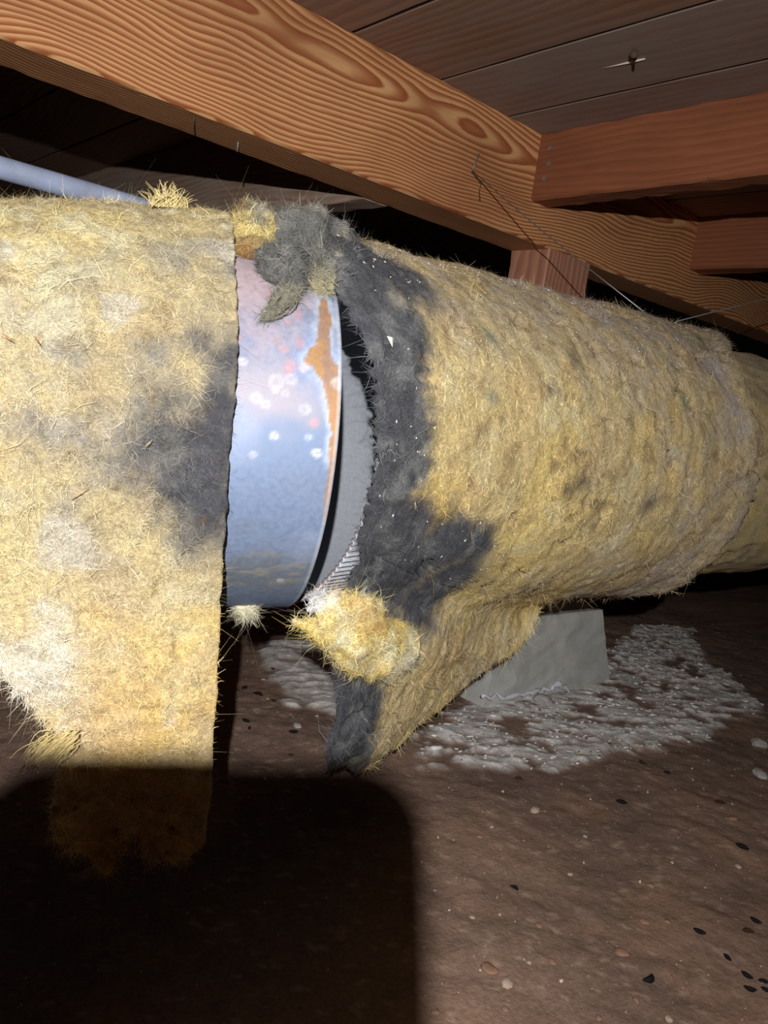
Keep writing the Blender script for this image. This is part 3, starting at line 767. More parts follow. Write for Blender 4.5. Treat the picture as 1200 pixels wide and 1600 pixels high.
# ---- fluffy lumps
def strands(name, starts, ends, droop, rad, col, parent, seed):
    r = np.random.default_rng(seed); Vs = []; Fs = []; n = 0
    for a, b2 in zip(starts, ends):
        mid = (a + b2) / 2 + droop * (.5 + r.random()) + r.normal(size=3) * .3 * np.linalg.norm(b2 - a) * .5
        q = np.linspace(0, 1, 6)[:, None]; c = a * (1 - q) ** 2 + mid * 2 * q * (1 - q) + b2 * q ** 2
        v, f = tube(c, rad * np.linspace(1, .35, 6) * (.6 + .8 * r.random()), 4); Vs += list(v); Fs += [tuple(k + n for k in g) for g in f]; n = len(Vs)
    cc = np.asarray(col)[None] * (.75 + .4 * np.repeat(r.random(len(starts)), n // len(starts))[:, None])
    return tag(mesh_obj(name, Vs, Fs, m_fib, parent, colors=cc), kind='stuff')
def lump(name, path, rad, cfun, parent, amp=.25, nf=3000, flen=.008, seed=0, flat=None, lift=.6, fw=.00028, bright=1.15):
    path = np.asarray(path, float); n = 52; m = 42
    t = np.linspace(0, 1, len(path)); q = (1 - np.cos(np.linspace(0, math.pi, n))) / 2
    def spl(a): 
        a = np.asarray(a, float); return np.stack([np.interp(q, t, a[:, k]) for k in range(a.shape[1])], 1)
    c = spl(path); ker = np.array([1, 2, 3, 2, 1]) / 9
    for k in range(3):
        for _ in range(4): c[2:-2, k] = np.convolve(c[:, k], ker, 'valid')
    r = spl(np.asarray(rad, float).reshape(-1, 1))[:, 0]
    T = np.gradient(c, axis=0); T /= np.linalg.norm(T, axis=1, keepdims=True) + 1e-9
    view = CAM - c.mean(0); view /= np.linalg.norm(view)
    B1 = np.cross(T, view); B1 /= np.linalg.norm(B1, axis=1, keepdims=True); B2 = np.cross(B1, T)
    cap = np.sqrt(np.clip(1 - (2 * q - 1) ** 8, 0.0004, 1))
    th = np.linspace(0, 2 * math.pi, m, endpoint=False)
    fl_ = 1 if flat is None else flat
    D = B1[:, None] * np.cos(th)[None, :, None] + B2[:, None] * (np.sin(th)[None, :, None] * fl_)
    P = c[:, None] + D * (r * cap)[:, None, None]
    dn = P - c[:, None]; ln = np.linalg.norm(dn, axis=-1, keepdims=True) + 1e-9; dn = dn / ln
    rm = r.mean()
    d = fbm(P, 1 / rm * .9, 3, seed + 1) * amp * rm * 1.4 + fbm(P, 110, 4, seed + 2) * .0035
    P = P + dn * (d * cap[:, None] ** .5)[..., None]
    P = off_pipe(P)
    C = cfun(P, th)
    F = grid_faces(n, m, wrap=True, flip=True)
    V = P.reshape(-1, 3)
    # outward check
    f0 = F[len(F) // 2]; nn = np.cross(V[f0[1]] - V[f0[0]], V[f0[2]] - V[f0[0]])
    if nn @ dn.reshape(-1, 3)[f0[0]] < 0: F = F[:, ::-1]
    o = mesh_obj(name, V, F, m_ins, parent, colors=C.reshape(-1, 3))
    if nf: fibres('fibers', V, F, C.reshape(-1, 3), int(nf * 1.3), flen * .5, fw, o, lift=lift * .35, bright=bright, seed=seed + 5, curl=2.2)
    return o
def fpt(px, py, out=.012):
    p = flap_pt(*locate(flap_pt, (.2, .9), (0, .34), px, py)); v = CAM - p; return p + v / np.linalg.norm(v) * out
def ycol(P, th):
    c = mixc(srgb(236, 206, 126), srgb(240, 230, 190), smooth(-.2, .3, fbm(P, 60, 4, 140)))
    return mixc(c, srgb(214, 172, 96), smooth(.15, .5, fbm(P + 2, 45, 3, 141)) * .6)
def gcol(P, th):
    c = mixc(srgb(104, 104, 100), srgb(150, 148, 138), smooth(-.2, .5, fbm(P, 70, 4, 142)))
    return mixc(c, srgb(70, 70, 70), smooth(.1, .5, fbm(P + 2, 30, 3, 143)) * .6)
def fold_col(P, th):
    c = ycol(P, th); uv = project(P[..., :]); end = fpt(640, 1030); beg = fpt(480, 945)
    a = (end - beg); tt = ((P - beg) @ a) / (a @ a)
    c = mixc(c, srgb(150, 146, 128), smooth(.72, 1.0, tt + .15 * fbm(P, 60, 3, 144)) * .85)
    c = mixc(c, srgb(238, 238, 236), smooth(.10, .0, tt + .1 * fbm(P, 60, 3, 145)) * .6)
    low = smooth(0, .03, -(P[..., 2] - (beg[2] + (end[2] - beg[2]) * tt)))
    return mixc(c, srgb(226, 222, 206), low * .5 * smooth(-.3, .3, fbm(P, 50, 3, 146)))
k = .00042
fold = lump('curled_fold', [fpt(492, 948, .016), fpt(515, 958, .022), fpt(550, 985, .024), fpt(590, 1008, .020), fpt(625, 1020, .014), fpt(646, 1022, .006)], [.010, .018, .026, .023, .021, .009], fold_col, wroot, .36, 5500, .009, 150, .55)
fold['label'] = 'clean yellow fluff curled out over the black flap'
# white wisps left of the fold
lump('wisp', [fpt(512, 940, .012), fpt(496, 944, .014), fpt(480, 955, .015)], [.009, .007, .0012], lambda P, th: np.broadcast_to(srgb(226, 226, 224), P.shape).copy(), wroot, .3, 160, .009, 160)
lump('wisp', [fpt(520, 1000, .01), fpt(492, 978, .012), fpt(470, 972, .012), fpt(458, 968, .012)], [.009, .006, .003, .0008], ycol, wroot, .3, 500, .010, 165)

# ---- sooty fluff over the top of the open pipe
def ppt(px, py, out=.0):
    a0, t0 = hit_pipe(px, py); p = pipe_pt(a0, t0); v = CAM - p; return p + v / np.linalg.norm(v) * out
def raypt(px, py, y):
    # never sink into the pipe: stay just proud of it along the sight line
    p = at_y(px, py, y); a0, t0 = hit_pipe(px, py)
    if a0 < .005 and abs(t0) < 1.45:
        q = pipe_pt(a0, t0); v = CAM - q; dq = np.linalg.norm(v); q = q + v / dq * .008
        if np.linalg.norm(q - CAM) < np.linalg.norm(p - CAM): p = q
    return p
Yt = .50
for i, (pp, rr, k_) in enumerate([
        ([(424, 372, .478), (450, 366, .476), (478, 372, .48), (508, 384, .485), (540, 396, .488), (575, 410, .486)], [.010, .016, .018, .017, .015, .008], 0),
        ([(426, 352, .492), (446, 346, .492), (470, 344, .494), (494, 350, .496)], [.006, .009, .009, .004], 0),
        ([(430, 388, .468), (432, 408, .460), (430, 426, .455), (428, 440, .452)], [.010, .012, .009, .003], 0),
        ([(452, 392, .466), (452, 414, .456), (450, 434, .450), (448, 448, .448)], [.012, .012, .009, .003], 0),
        ([(474, 396, .466), (474, 416, .456), (470, 434, .450), (466, 452, .447)], [.012, .011, .008, .003], 0),
        ([(496, 402, .468), (508, 420, .460), (516, 436, .455), (522, 450, .453)], [.013, .012, .009, .004], .3),
        ([(484, 424, .456), (494, 436, .452), (506, 448, .450), (520, 456, .450)], [.007, .008, .007, .003], .75),
        ([(530, 410, .474), (548, 426, .466), (556, 446, .462)], [.011, .011, .004], 0)]):
    lump('frayed_tuft', [raypt(*p) for p in pp], rr, lambda P, th, k_=k_: mixc(gcol(P, th), srgb(182, 172, 130), smooth(-.3, .4, fbm(P, 40, 3, 189)) * k_), wroot, .5, 1900, .009, 170 + i * 6, .8)
# hanging wisps pointing down-left over the pipe
for i, (pts_, rr) in enumerate([([(462, 450, .445), (448, 470, .440), (428, 484, .438), (402, 504, .436)], [.006, .0030, .0014, .0003]),
                                ([(465, 452, .443), (452, 474, .438), (432, 490, .436), (414, 500, .436)], [.004, .0020, .0010, .0003]),
                                ([(446, 452, .443), (436, 466, .440), (424, 478, .438), (410, 494, .437)], [.004, .003, .0015, .0005])]):
    lump('wisp', [raypt(*p) for p in pts_], rr, lambda P, th: mixc(gcol(P, th), srgb(150, 144, 116), .4), wroot, .25, 500, .008, 200 + 7 * i, lift=.3)
sr0 = np.random.default_rng(5); st_, en_ = [], []
for k in range(34):
    x = 436 + 34 * sr0.random(); y = 448 + 14 * sr0.random(); q = .35 + .65 * sr0.random() ** .7
    st_.append(raypt(x, y, .46)); en_.append(raypt(x + (400 - x) * q + 5 * sr0.normal(), y + (507 - y) * q + 4 * sr0.normal(), .46))
strands('loose_strands', st_, en_, (CAM - st_[0]) * .004, .00045, srgb(128, 126, 112), wroot, 6)
# little yellow shreds on the pipe next to the batt
sroot = empty('insulation_scrap', raypt(392, 385, .49), 'small yellow and scorched insulation shred lying on top of the blue pipe', 'insulation')
def scol(P, th): return mixc(mixc(srgb(206, 186, 120), srgb(150, 146, 128), smooth(-.2, .3, fbm(P, 70, 3, 210))), srgb(120, 84, 40), smooth(.1, .5, fbm(P, 45, 3, 211)) * .8)
lump('shred', [raypt(362, 352, .50), raypt(380, 352, .50), raypt(402, 345, .50), raypt(428, 348, .50)], [.010, .012, .013, .010], scol, sroot, .35, 1800, .008, 215)
lump('shred', [raypt(366, 372, .485), raypt(385, 372, .485), raypt(405, 368, .485), raypt(424, 370, .485)], [.011, .012, .012, .010], scol, sroot, .35, 1500, .007, 220)
lump('shred', [raypt(368, 389, .475), raypt(385, 390, .473), raypt(402, 388, .473), raypt(420, 392, .472)], [.006, .007, .008, .007], lambda P, th: mixc(scol(P, th), srgb(150, 104, 48), .5), sroot, .35, 700, .006, 225)
# fluff hanging under the pipe
broot = empty('insulation_scrap', raypt(382, 985, .50), 'small pale tuft of fluff hanging under the blue pipe', 'insulation')
lump('tuft', [raypt(366, 962, .52), raypt(378, 972, .51), raypt(392, 974, .51), raypt(404, 984, .51)], [.006, .009, .008, .0012], lambda P, th: mixc(srgb(214, 206, 178), srgb(150, 130, 80), smooth(0, .4, fbm(P, 60, 3, 230))), broot, .3, 900, .011, 232)

# ---- next length of wrap further along
al2 = np.linspace(-3.6, 2.4, 170); xx2 = np.linspace(X_END - .12, 2.9, 170)
A3, X3 = np.meshgrid(al2, xx2, indexing='ij'); P0 = tube_pt(X3, A3)
out3 = smooth(.004, .034, X3 - np.interp(A3, al, xe))
P = tube_pt(X3, A3, puff(P0) * (.3 + .7 * out3) - (.0225 - .0085 * out3) - .006 * smooth(1.0, 1.3, X3))
P = P + np.stack([0 * A3, -np.cos(A3), -np.sin(A3)], -1) * np.clip(.0025 - duct_clear(P), 0, None)[..., None]
C3 = wrap_colour(P0, np.zeros_like(X3), np.clip(.45 + .3 * smooth(-.2, -1., A3), 0, 1))
C3 = mixc(C3, srgb(226, 196, 120), smooth(.10, .02, X3 - x_end(A3)) * .35)
flip3 = grid_normals(P)[85, 85][1] > 0
v3, f3, _ = sheet(P, np.minimum(.012, np.clip(duct_clear(P) - .0004, .001, None)), flip=flip3, N=np.stack([0 * A3, -np.cos(A3), -np.sin(A3)], -1))
w2 = empty('insulation_wrap', (2.0, tc_y(2.0), .1), 'duller next length of insulation wrap, tucked under the end of the torn one', 'insulation')
o3 = mesh_obj('wrap', v3, f3, m_ins, w2, colors=np.concatenate([C3.reshape(-1, 3)] * 2))

# ================================================================== LEFT BATT
ba = np.array([math.cos(BY), math.sin(BY), 0]); bn = np.array([math.sin(BY), -math.cos(BY), 0])   # along, towards viewer
bc = pc - pa * .16
BR = PR + .024
HANG = .40
def batt_pt(a, s):
    """a metres left(-)/right(+) of the batt's right edge, s metres over the profile from behind the crown down the front"""
    a = np.asarray(a, float); s = np.asarray(s, float)
    sa = BR * 1.15                     # arc behind the crown
    th = np.pi / 2 + (sa - s) / BR     # angle: pi/2 crown, 0 = near side
    thc = np.clip(th, .10, None)
    drop = np.clip((.10 - th) * BR, 0, None)
    n = BR * np.cos(thc) + .06 * drop; z = BR * np.sin(thc) - drop * .995
    sag = -.0185 * np.clip((.075 - a) / .1, 0, 3) * smooth(-.1, .13, z)
    return bc + ba * a[..., None] + bn * n[..., None] + np.array([0, 0, 1]) * (z + sag)[..., None]
# right edge: bring it to the traced pixels
redge_px = [(363, 325), (366, 400), (369, 560), (368, 640), (362, 740), (355, 850), (346, 960), (339, 1060), (331, 1190), (326, 1280), (321, 1345)]
re = np.array([locate(batt_pt, (-.15, .15), (.20, .75), *p, n=320) for p in redge_px]); re = re[np.argsort(re[:, 1])]
re_fit = np.polyfit(re[:, 1], re[:, 0], 3)
def a_right(s): return np.polyval(re_fit, np.clip(s, re[0, 1], re[-1, 1]))
bot_px = [(-420, 1010), (-150, 1000), (-60, 1030), (0, 1062), (30, 1098), (48, 1120), (62, 1140), (90, 1168), (100, 1180), (92, 1215), (82, 1275), (84, 1320), (104, 1345), (130, 1352), (165, 1385), (188, 1350), (206, 1318), (222, 1312), (244, 1352), (275, 1362), (300, 1356), (322, 1348)]
bt = np.array([locate(batt_pt, (-.75, .1), (.3, .80), *p, n=420) for p in bot_px])
ncol, nrow = 340, 400
AL_ = -.40; AR_ = float(a_right(.66))
qc = np.linspace(0, 1, ncol); acol = AL_ + (AR_ - AL_) * qc
s_end_c = np.interp(acol, np.maximum.accumulate(bt[:, 0]) + np.arange(len(bt)) * 1e-5, bt[:, 1])
z1 = np.stack([acol, acol * 0, acol * 0], -1)
s_end_c = s_end_c + fbm(z1, 90, 4, 240) * .006 + fbm(z1, 350, 2, 241) * .003
tt = np.linspace(.03, .72, nrow)
SSb = np.broadcast_to(tt[:, None], (nrow, ncol)).copy()
AAb = AL_ + (a_right(SSb) - AL_) * qc[None]
AAb = AAb + fbm(np.stack([SSb, SSb * 0, SSb * 0], -1), 160, 3, 243) * .0010 * smooth(.97, 1, qc)[None]
s_end2 = np.interp(AAb.ravel(), np.maximum.accumulate(bt[:, 0]) + np.arange(len(bt)) * 1e-5, bt[:, 1]).reshape(AAb.shape)
PP_ = np.stack([AAb, SSb, 0 * SSb], -1)
s_end2 = s_end2 + fbm(PP_ * [1, .35, 1], 90, 4, 240) * .006 + fbm(PP_ * [1, .3, 1], 350, 2, 241) * .004
edge_poly = np.concatenate([[[AL_ - .1, .0]], [[AL_ - .1, bt[0, 1]]], bt, [[.30, bt[-1, 1]], [.30, 0]]])
below = -poly_sd(np.stack([AAb, SSb], -1), edge_poly) + fbm(PP_ * [1, .4, 1], 90, 4, 240) * .005 + fbm(PP_ * [1, .4, 1], 320, 2, 241) * .003
P0 = batt_pt(AAb, SSb); N0 = grid_normals(P0); N0 = np.where(((N0 @ bn) + .6 * N0[..., 2] < 0)[..., None], -N0, N0)
dd = fbm(P0, 8, 3, 250) * .007 + fbm(P0, 40, 4, 251) * .004 + fbm(P0, 150, 3, 252) * .0022 - .004 * smooth(.4, .6, fbm(P0, 60, 2, 253))
edr = AR_ - acol[None] + 0 * SSb
taper = smooth(0, .045, below)
dd = dd - .012 * (1 - taper) * (.6 + fbm(P0, 60, 3, 254))
P = P0 + N0 * dd[..., None]
n1 = fbm(P0, 15, 4, 260); n2 = fbm(P0, 48, 4, 261); n3 = fbm(P0 + 4, 26, 4, 262); n4 = fbm(P0 + 8, 90, 4, 263)
bcx = mixc(srgb(236, 214, 150), srgb(242, 232, 190), smooth(-.1, .45, n2))
lowb = smooth(.47, .56, SSb)
bcx = mixc(bcx, srgb(230, 184, 96), smooth(.05, .5, n1) * .6)
bcx = mixc(bcx, srgb(236, 192, 96), lowb * .45)
bcx = mixc(bcx, srgb(214, 196, 160), smooth(.0, .45, n3) * .55)
bcx = mixc(bcx, srgb(244, 240, 228), smooth(.22, .5, fbm(P0 + 1, 34, 4, 264)) * .6)
def bpt(px, py): return batt_pt(*locate(batt_pt, (-.6, .1), (.1, .75), px, py, n=300))
sb = np.zeros(P0.shape[:2])
for (x, y, r, w) in [(345, 640, .055, 1.), (350, 560, .045, .85), (340, 720, .06, 1.0), (320, 780, .05, .9), (330, 840, .04, .7), (290, 700, .06, .75), (270, 620, .06, .5), (300, 500, .06, .55), (330, 420, .05, .55), (290, 380, .045, .5), (300, 345, .03, .45), (220, 720, .06, .5), (250, 800, .055, .5), (150, 600, .06, .52), (110, 700, .06, .52), (180, 540, .05, .42), (80, 580, .04, .42), (60, 840, .04, .4), (150, 860, .05, .45), (230, 860, .045, .4), (120, 760, .04, .5), (180, 680, .06, .6), (200, 780, .05, .55), (40, 700, .03, .4), (240, 560, .05, .5), (210, 450, .04, .35)]:
    pt = bpt(x, y); sb = np.maximum(sb, w * np.exp(-(((P0 - pt) / (r * .85)) ** 2).sum(-1)))
sb = np.clip(sb * (1.05 + .7 * n2 + .15 * n1), 0, 1)
bcx = mixc(bcx, srgb(150, 142, 132), np.clip(sb * 1.5, 0, 1) * .75)
bcx = mixc(bcx, mixc(srgb(78, 78, 84), srgb(118, 116, 112), smooth(-.1, .5, n4)), smooth(.42, .95, sb))
bcx = mixc(bcx, srgb(140, 114, 70), smooth(.3, .6, fbm(P0 + 5, 75, 3, 265)) * .45)
pale_edge = np.exp(-(((P0 - bpt(40, 1090)) / .05) ** 2).sum(-1)); bcx = mixc(bcx, srgb(238, 236, 230), np.clip(pale_edge * (1 + n2), 0, 1) * .6)
bcx = bcx * .95
# fully loose ends
bcx = mixc(bcx, srgb(214, 168, 84), (1 - smooth(0, .10, below)) * .5 * smooth(-.01, .02, AAb))
flipB = (grid_normals(P)[nrow // 2, ncol // 2] @ bn) < 0
P = off_pipe(P, .004)
ap_, _, rp2 = pipe_local(P)
bth = np.minimum(.021 * (.2 + .8 * taper), np.where(ap_ > -.77, np.clip(rp2 - PR - .0010, .0015, None), 1))
bv, bf, nbo, bused = sheet_masked(P, bth, below > 0, N0, flip=flipB)
BCC = np.concatenate([bcx.reshape(-1, 3)] * 2)[bused]
bel_v = np.concatenate([below.ravel()] * 2)[bused]; edr_v = np.concatenate([edr.ravel()] * 2)[bused]
lroot = empty('insulation_batt', (bc[0] - .2, bc[1] - .1, 0.03), 'bright yellow fibreglass batt with grey smudges draped over the bluish pipe', 'insulation')
batt = mesh_obj('batt', bv, bf, m_ins, lroot, colors=BCC)
ctr = bv[bf[:nbo]].mean(1); pj = (ctr - bc) @ ba
wv_ = ((pj > -.12)).astype(float) * (((ctr - bc) @ bn > -.02)).astype(float) + .02
fibres('fibers', bv, bf[:nbo], BCC, 90000, .0050, .00026, batt, lift=.10, bright=1.08, weights=wv_ * (edr_v[bf[:nbo, 0]] > .008), seed=11, curl=2.2)
bw = np.where(bel_v[bf[:nbo, 0]] < .010, 1.0, 0) * (wv_ > .5) + 1e-9
fibres('edge_fibers', bv, bf[:nbo], BCC, 4000, .005, .00024, batt, align=lambda p, N: np.broadcast_to(np.array([0, 0, -1.]), p.shape), lift=.5, bright=1.15, weights=bw, seed=12)
rw = np.where(edr_v[bf[:nbo, 0]] < .004, 1.0, 0) * (wv_ > .5) + 1e-9
fibres('side_fibers', bv, bf[:nbo], BCC, 350, .0022, .00022, batt, lift=.5, bright=1.2, weights=rw, seed=13)
zt_ = ((ctr[:, 2] - bc[2]) > BR * .86) * 1.0 + 1e-9
fibres('top_fibers', bv, bf[:nbo], BCC, 900, .0045, .00026, batt, lift=.5, bright=1.2, weights=zt_ * (wv_ > .01), seed=14)
sr = np.random.default_rng(77)
st_, en_ = [], []
for k in range(110):
    x, y = 70 + sr.random() * 55, 1140 + sr.random() * 30
    st_.append(bpt(x, y)); q = .3 + .7 * sr.random(); en_.append(bpt(x - q * (45 + 25 * sr.random()), y + q * (35 + 25 * sr.random())) + bn * .003)
strands('loose_strands', st_, en_, np.array([0, 0, .003]), .00028, srgb(206, 186, 130), lroot, 1)
def cpt(px, py): return batt_pt(*locate(batt_pt, (-.4, .1), (.15, .35), px, py, n=300))
st_, en_ = [], []
for k in range(150):
    x = 235 + 60 * sr.random(); b0 = cpt(x, 318); hgt = .004 + .012 * math.exp(-((x - 262) / 18) ** 2) * sr.random()
    st_.append(b0 - np.array([0, 0, .002])); en_.append(b0 + np.array([0, 0, hgt]) + ba * sr.normal() * .006 + bn * sr.normal() * .004)
strands('frayed_tuft', st_, en_, np.array([0, 0, .002]), .00035, srgb(226, 208, 150), lroot, 2)
# specks of trash on the batt
for (x, y, c_, ln) in [(105, 358, srgb(176, 92, 70), .005), (15, 524, srgb(170, 80, 60), .006), (62, 535, srgb(150, 60, 50), .004), (120, 770, srgb(190, 160, 110), .011), (228, 690, srgb(206, 180, 120), .006), (600, 0, 0, 0)]:
    if not ln: continue
    p = bpt(x, y) + bn * .006; an = rng.random() * 3; dv_ = ba * math.cos(an) * ln + np.array([0, 0, 1]) * math.sin(an) * ln
    V, F = tube([p - dv_ * .5, p + bn * .001, p + dv_ * .5], [.00015, .0003, .00015], 5)
    mesh_obj('strand', V, F, plain('strand', c_, .8, 0, .3, 200, .1, 0), lroot)

# white flecks and glints on the right wrap
V = []; F = []
def fleck(p, n, ln, wd):
    n = n / np.linalg.norm(n); r = rng.normal(size=3); t = r - n * (r @ n); t /= np.linalg.norm(t); s = np.cross(n, t); o = len(V)
    p = p + n * .0012
    V.extend([p - t * ln, p + s * wd + n * .0003, p + t * ln, p - s * wd, p - n * .0006])
    F.extend([(o, o + 3, o + 2, o + 1), (o, o + 1, o + 4), (o + 1, o + 2, o + 4), (o + 2, o + 3, o + 4), (o + 3, o, o + 4)])
def dn_(x, a): return np.array([0, -math.cos(a), -math.sin(a)])
for _ in range(420):
    x = .33 + rng.random() ** 1.2 * .62; a = -1.25 + rng.random() ** 1.4 * 2.0
    if x < float(x_tear(np.array(a))) + .004 or x > float(x_end(a)) - .02: continue
    p0 = tube_pt(np.array(x), np.array(a)); dr_ = float(puff(p0)); 
    fleck(tube_pt(np.array(x), np.array(a), dr_), dn_(x, a), .0005 + .0010 * rng.random(), .0003 + .0003 * rng.random())
tag(mesh_obj('flecks', V, F, m_flake, wrap, flat=True), kind='stuff')
# pale moth-like flake on the soot
x, a = locate(tube_pt, (.2, .7), (-1.2, .5), 604, 537); n = dn_(x, a); p0 = tube_pt(np.array(x), np.array(a)); p = tube_pt(np.array(x), np.array(a), float(puff(p0)) + .0025)
s1 = np.array([1, 0, 0.]); s2 = np.cross(n, s1)
V = [p + s1 * .0005 - s2 * .004, p - s1 * .0028 + s2 * .0032, p + s1 * .0001 + s2 * .002 + n * .0016, p + s1 * .0030 + s2 * .0030, p + s1 * .0002 + s2 * .004 - n * .002]
F = [(0, 2, 1), (0, 3, 2), (1, 2, 4), (2, 3, 4), (0, 1, 4), (0, 4, 3)]
tag(mesh_obj('wood_flake', V, F, m_flake, flat=True), 'tiny white flake stuck on the blackened edge of the torn wrap', 'debris')

# ================================================================== BEHIND: blue-grey pipe
yb = YG + TG + .028
cA = at_y(-300, 180, yb); c0 = at_y(0, 262, yb)
bpz = c0[2]; bpr = 17.5 * depth(c0) / FPX
V, F = tube([(x, yb, bpz) for x in np.linspace(-1.0, 2.6, 40)], bpr, 28)
o = mesh_obj('water_pipe', V, F, m_bluepipe)
tag(o, 'pale blue-grey plastic pipe running behind the yellow batt', 'pipe')

# ================================================================== WIRE, NAILS, STAPLES
wroot2 = empty('hanger_wire', at_y(740, 270, YG - .002), 'thin hanger wire stapled to the girder and slung round the insulated duct', 'wire')
st = at_y(738, 268, YG - .006)
wp1 = tube_pt(*locate(tube_pt, (.5, 1.2), (-1.5, -.9), 1004, 490), .004)
wp1b = tube_pt(*locate(tube_pt, (.5, 1.2), (-1.5, -.9), 1060, 497), .004)
xm = (wp1[0] + wp1b[0]) / 2
path1 = [st + np.array([0, 0, .001]), st + (wp1 - st) * .35 + np.array([0, 0, -.002]), st + (wp1 - st) * .7 + np.array([0, 0, -.002]), wp1]
V, F = tube(path1, .0007, 6); mesh_obj('wire_run', V, F, m_wire, wroot2)
arcs = [tube_pt(np.array(wp1[0] + .0 * q), np.array(-1.2 - q * 3.6), .003) for q in np.linspace(0, 1, 30)]
V, F = tube(np.array([wp1] + arcs), .0007, 6); mesh_obj('wire_loop', V, F, m_wire, wroot2)
far = at_x(1430, 407, XJ2) + np.array([.002, 0, 0])      # fixed to the lower edge of the next joist
V, F = tube([wp1b + np.array([0, .01, -.006]), wp1b, wp1b * .5 + far * .5, far], .0007, 6); mesh_obj('wire_run', V, F, m_wire, wroot2)
# twisted tail below the staple
tail = [at_y(x, y, YG - d) for x, y, d in [(738, 268, .006), (744, 276, .008), (752, 286, .007), (749, 298, .008), (750, 314, .006)]]
V, F = tube(tail, .0008, 6); mesh_obj('wire_tail', V, F, m_rustnail, wroot2)
V, F = tube([at_y(748, 240, YG + .002), at_y(748, 241, YG - .003), at_y(743, 255, YG - .004), at_y(737, 268, YG - .003), at_y(737, 269, YG + .002)], .0011, 6)
mesh_obj('staple', V, F, m_nail, wroot2)

def nail(name, p, d, ln, r, mat, label, head=True, group=None):
    d = np.asarray(d, float); d /= np.linalg.norm(d)
    parts = [tube([p - d * .006, p, p + d * ln], [r, r, r * .8], 8)]
    if head: parts.append(tube([p + d * ln, p + d * (ln + .0014)], [r * 2.4, r * 2.4], 10))
    V, F = join(parts); return tag(mesh_obj(name, V, F, mat), label, 'nail', group)
pn = at_z(990, 100, ZTOP + .001)
n1_ = empty('bent_nail', pn, 'nail poking down from a floor board with a pale splinter beside it', 'nail')
na_ = [at_z(989, 110, ZTOP + .002), at_z(990, 97, ZTOP - .004), at_z(991, 84, ZTOP - .007)]; dn2 = (na_[2] - na_[1]) / np.linalg.norm(na_[2] - na_[1])
V, F = join([tube(na_, .0016, 8), tube([na_[2], na_[2] + dn2 * .0015], .0045, 10)])
mesh_obj('nail_shank', V, F, m_rustnail, n1_)
sp = [at_z(x, y, ZTOP - .0005) for x, y in [(940, 107), (968, 101), (990, 96), (1008, 92)]]
V, F = tube(sp, [.0003, .0009, .0014, .0008], 5); mesh_obj('splinter', V, F, m_flake, n1_)
def under(px, py): return at_z(px, py, ZG0)
for (x, y, x2, y2, lab) in [(303, 182, 303, 193, 'small bent staple leg under the girder, on the side of the blue-grey pipe'), (372, 222, 371, 238, 'short bright nail tip under the girder over the edge of the yellow batt')]:
    p = under(x, y); ln = .010
    nail('nail_tip', p, (0.02, -.02, -1), ln, .0011, m_rustnail if x < 320 else m_nail, lab, head=False)

# ================================================================== FLOOR LITTER
from_f = lambda px, py: fl(px, py)
def floor_h(x, y):
    i = np.clip(np.searchsorted(gx, x), 0, len(gx) - 1); j = np.clip(np.searchsorted(gy, y), 0, len(gy) - 1); return B0[i, j, 2]
def pellet_mesh(seed, ln=1., fat=.42):
    r = np.random.default_rng(seed); n, m = 9, 8; q = np.linspace(0, 1, n); V = []
    bend = r.normal() * .12
    for i, a in enumerate(q):
        rad = fat * .5 * max(math.sin(math.pi * min(max(a, .02), .98)) ** .55, .02)
        for j in range(m):
            th = 2 * math.pi * j / m; V.append(((a - .5) * ln, bend * ln * math.sin(math.pi * a) + rad * math.cos(th), rad * math.sin(th)))
    F = [tuple(f) for f in grid_faces(n, m, wrap=True)] + [tuple(range(m))[::-1], tuple((n - 1) * m + j for j in range(m))]
    return V, F
drops = [(971, 1254, 13, 10, 0), (1124, 1257, 12, 10, 1), (1159, 1328, 15, 40, 0), (803, 1389, 11, 40, 0), (1092, 1461, 14, 25, 0), (1180, 1443, 13, 45, 0), (1168, 1461, 13, 5, 1), (1136, 1498, 12, 70, 0), (1012, 1528, 19, -40, 0), (1167, 1526, 14, 50, 0), (1172, 1545, 14, 15, 0), (1193, 1535, 12, 10, 0), (1197, 1549, 12, 30, 0), (1042, 1208, 8, 30, 0), (811, 1214, 10, 10, 1), (1005, 1189, 10, 50, 1),
         (382, 1074, 9, -50, 0), (403, 1087, 12, 15, 0), (384, 1129, 11, 25, 0), (390, 1139, 8, 80, 0), (458, 1147, 11, -15, 0), (454, 1182, 7, -10, 1), (426, 1047, 5, 0, 0), (427, 1098, 6, 20, 0)]
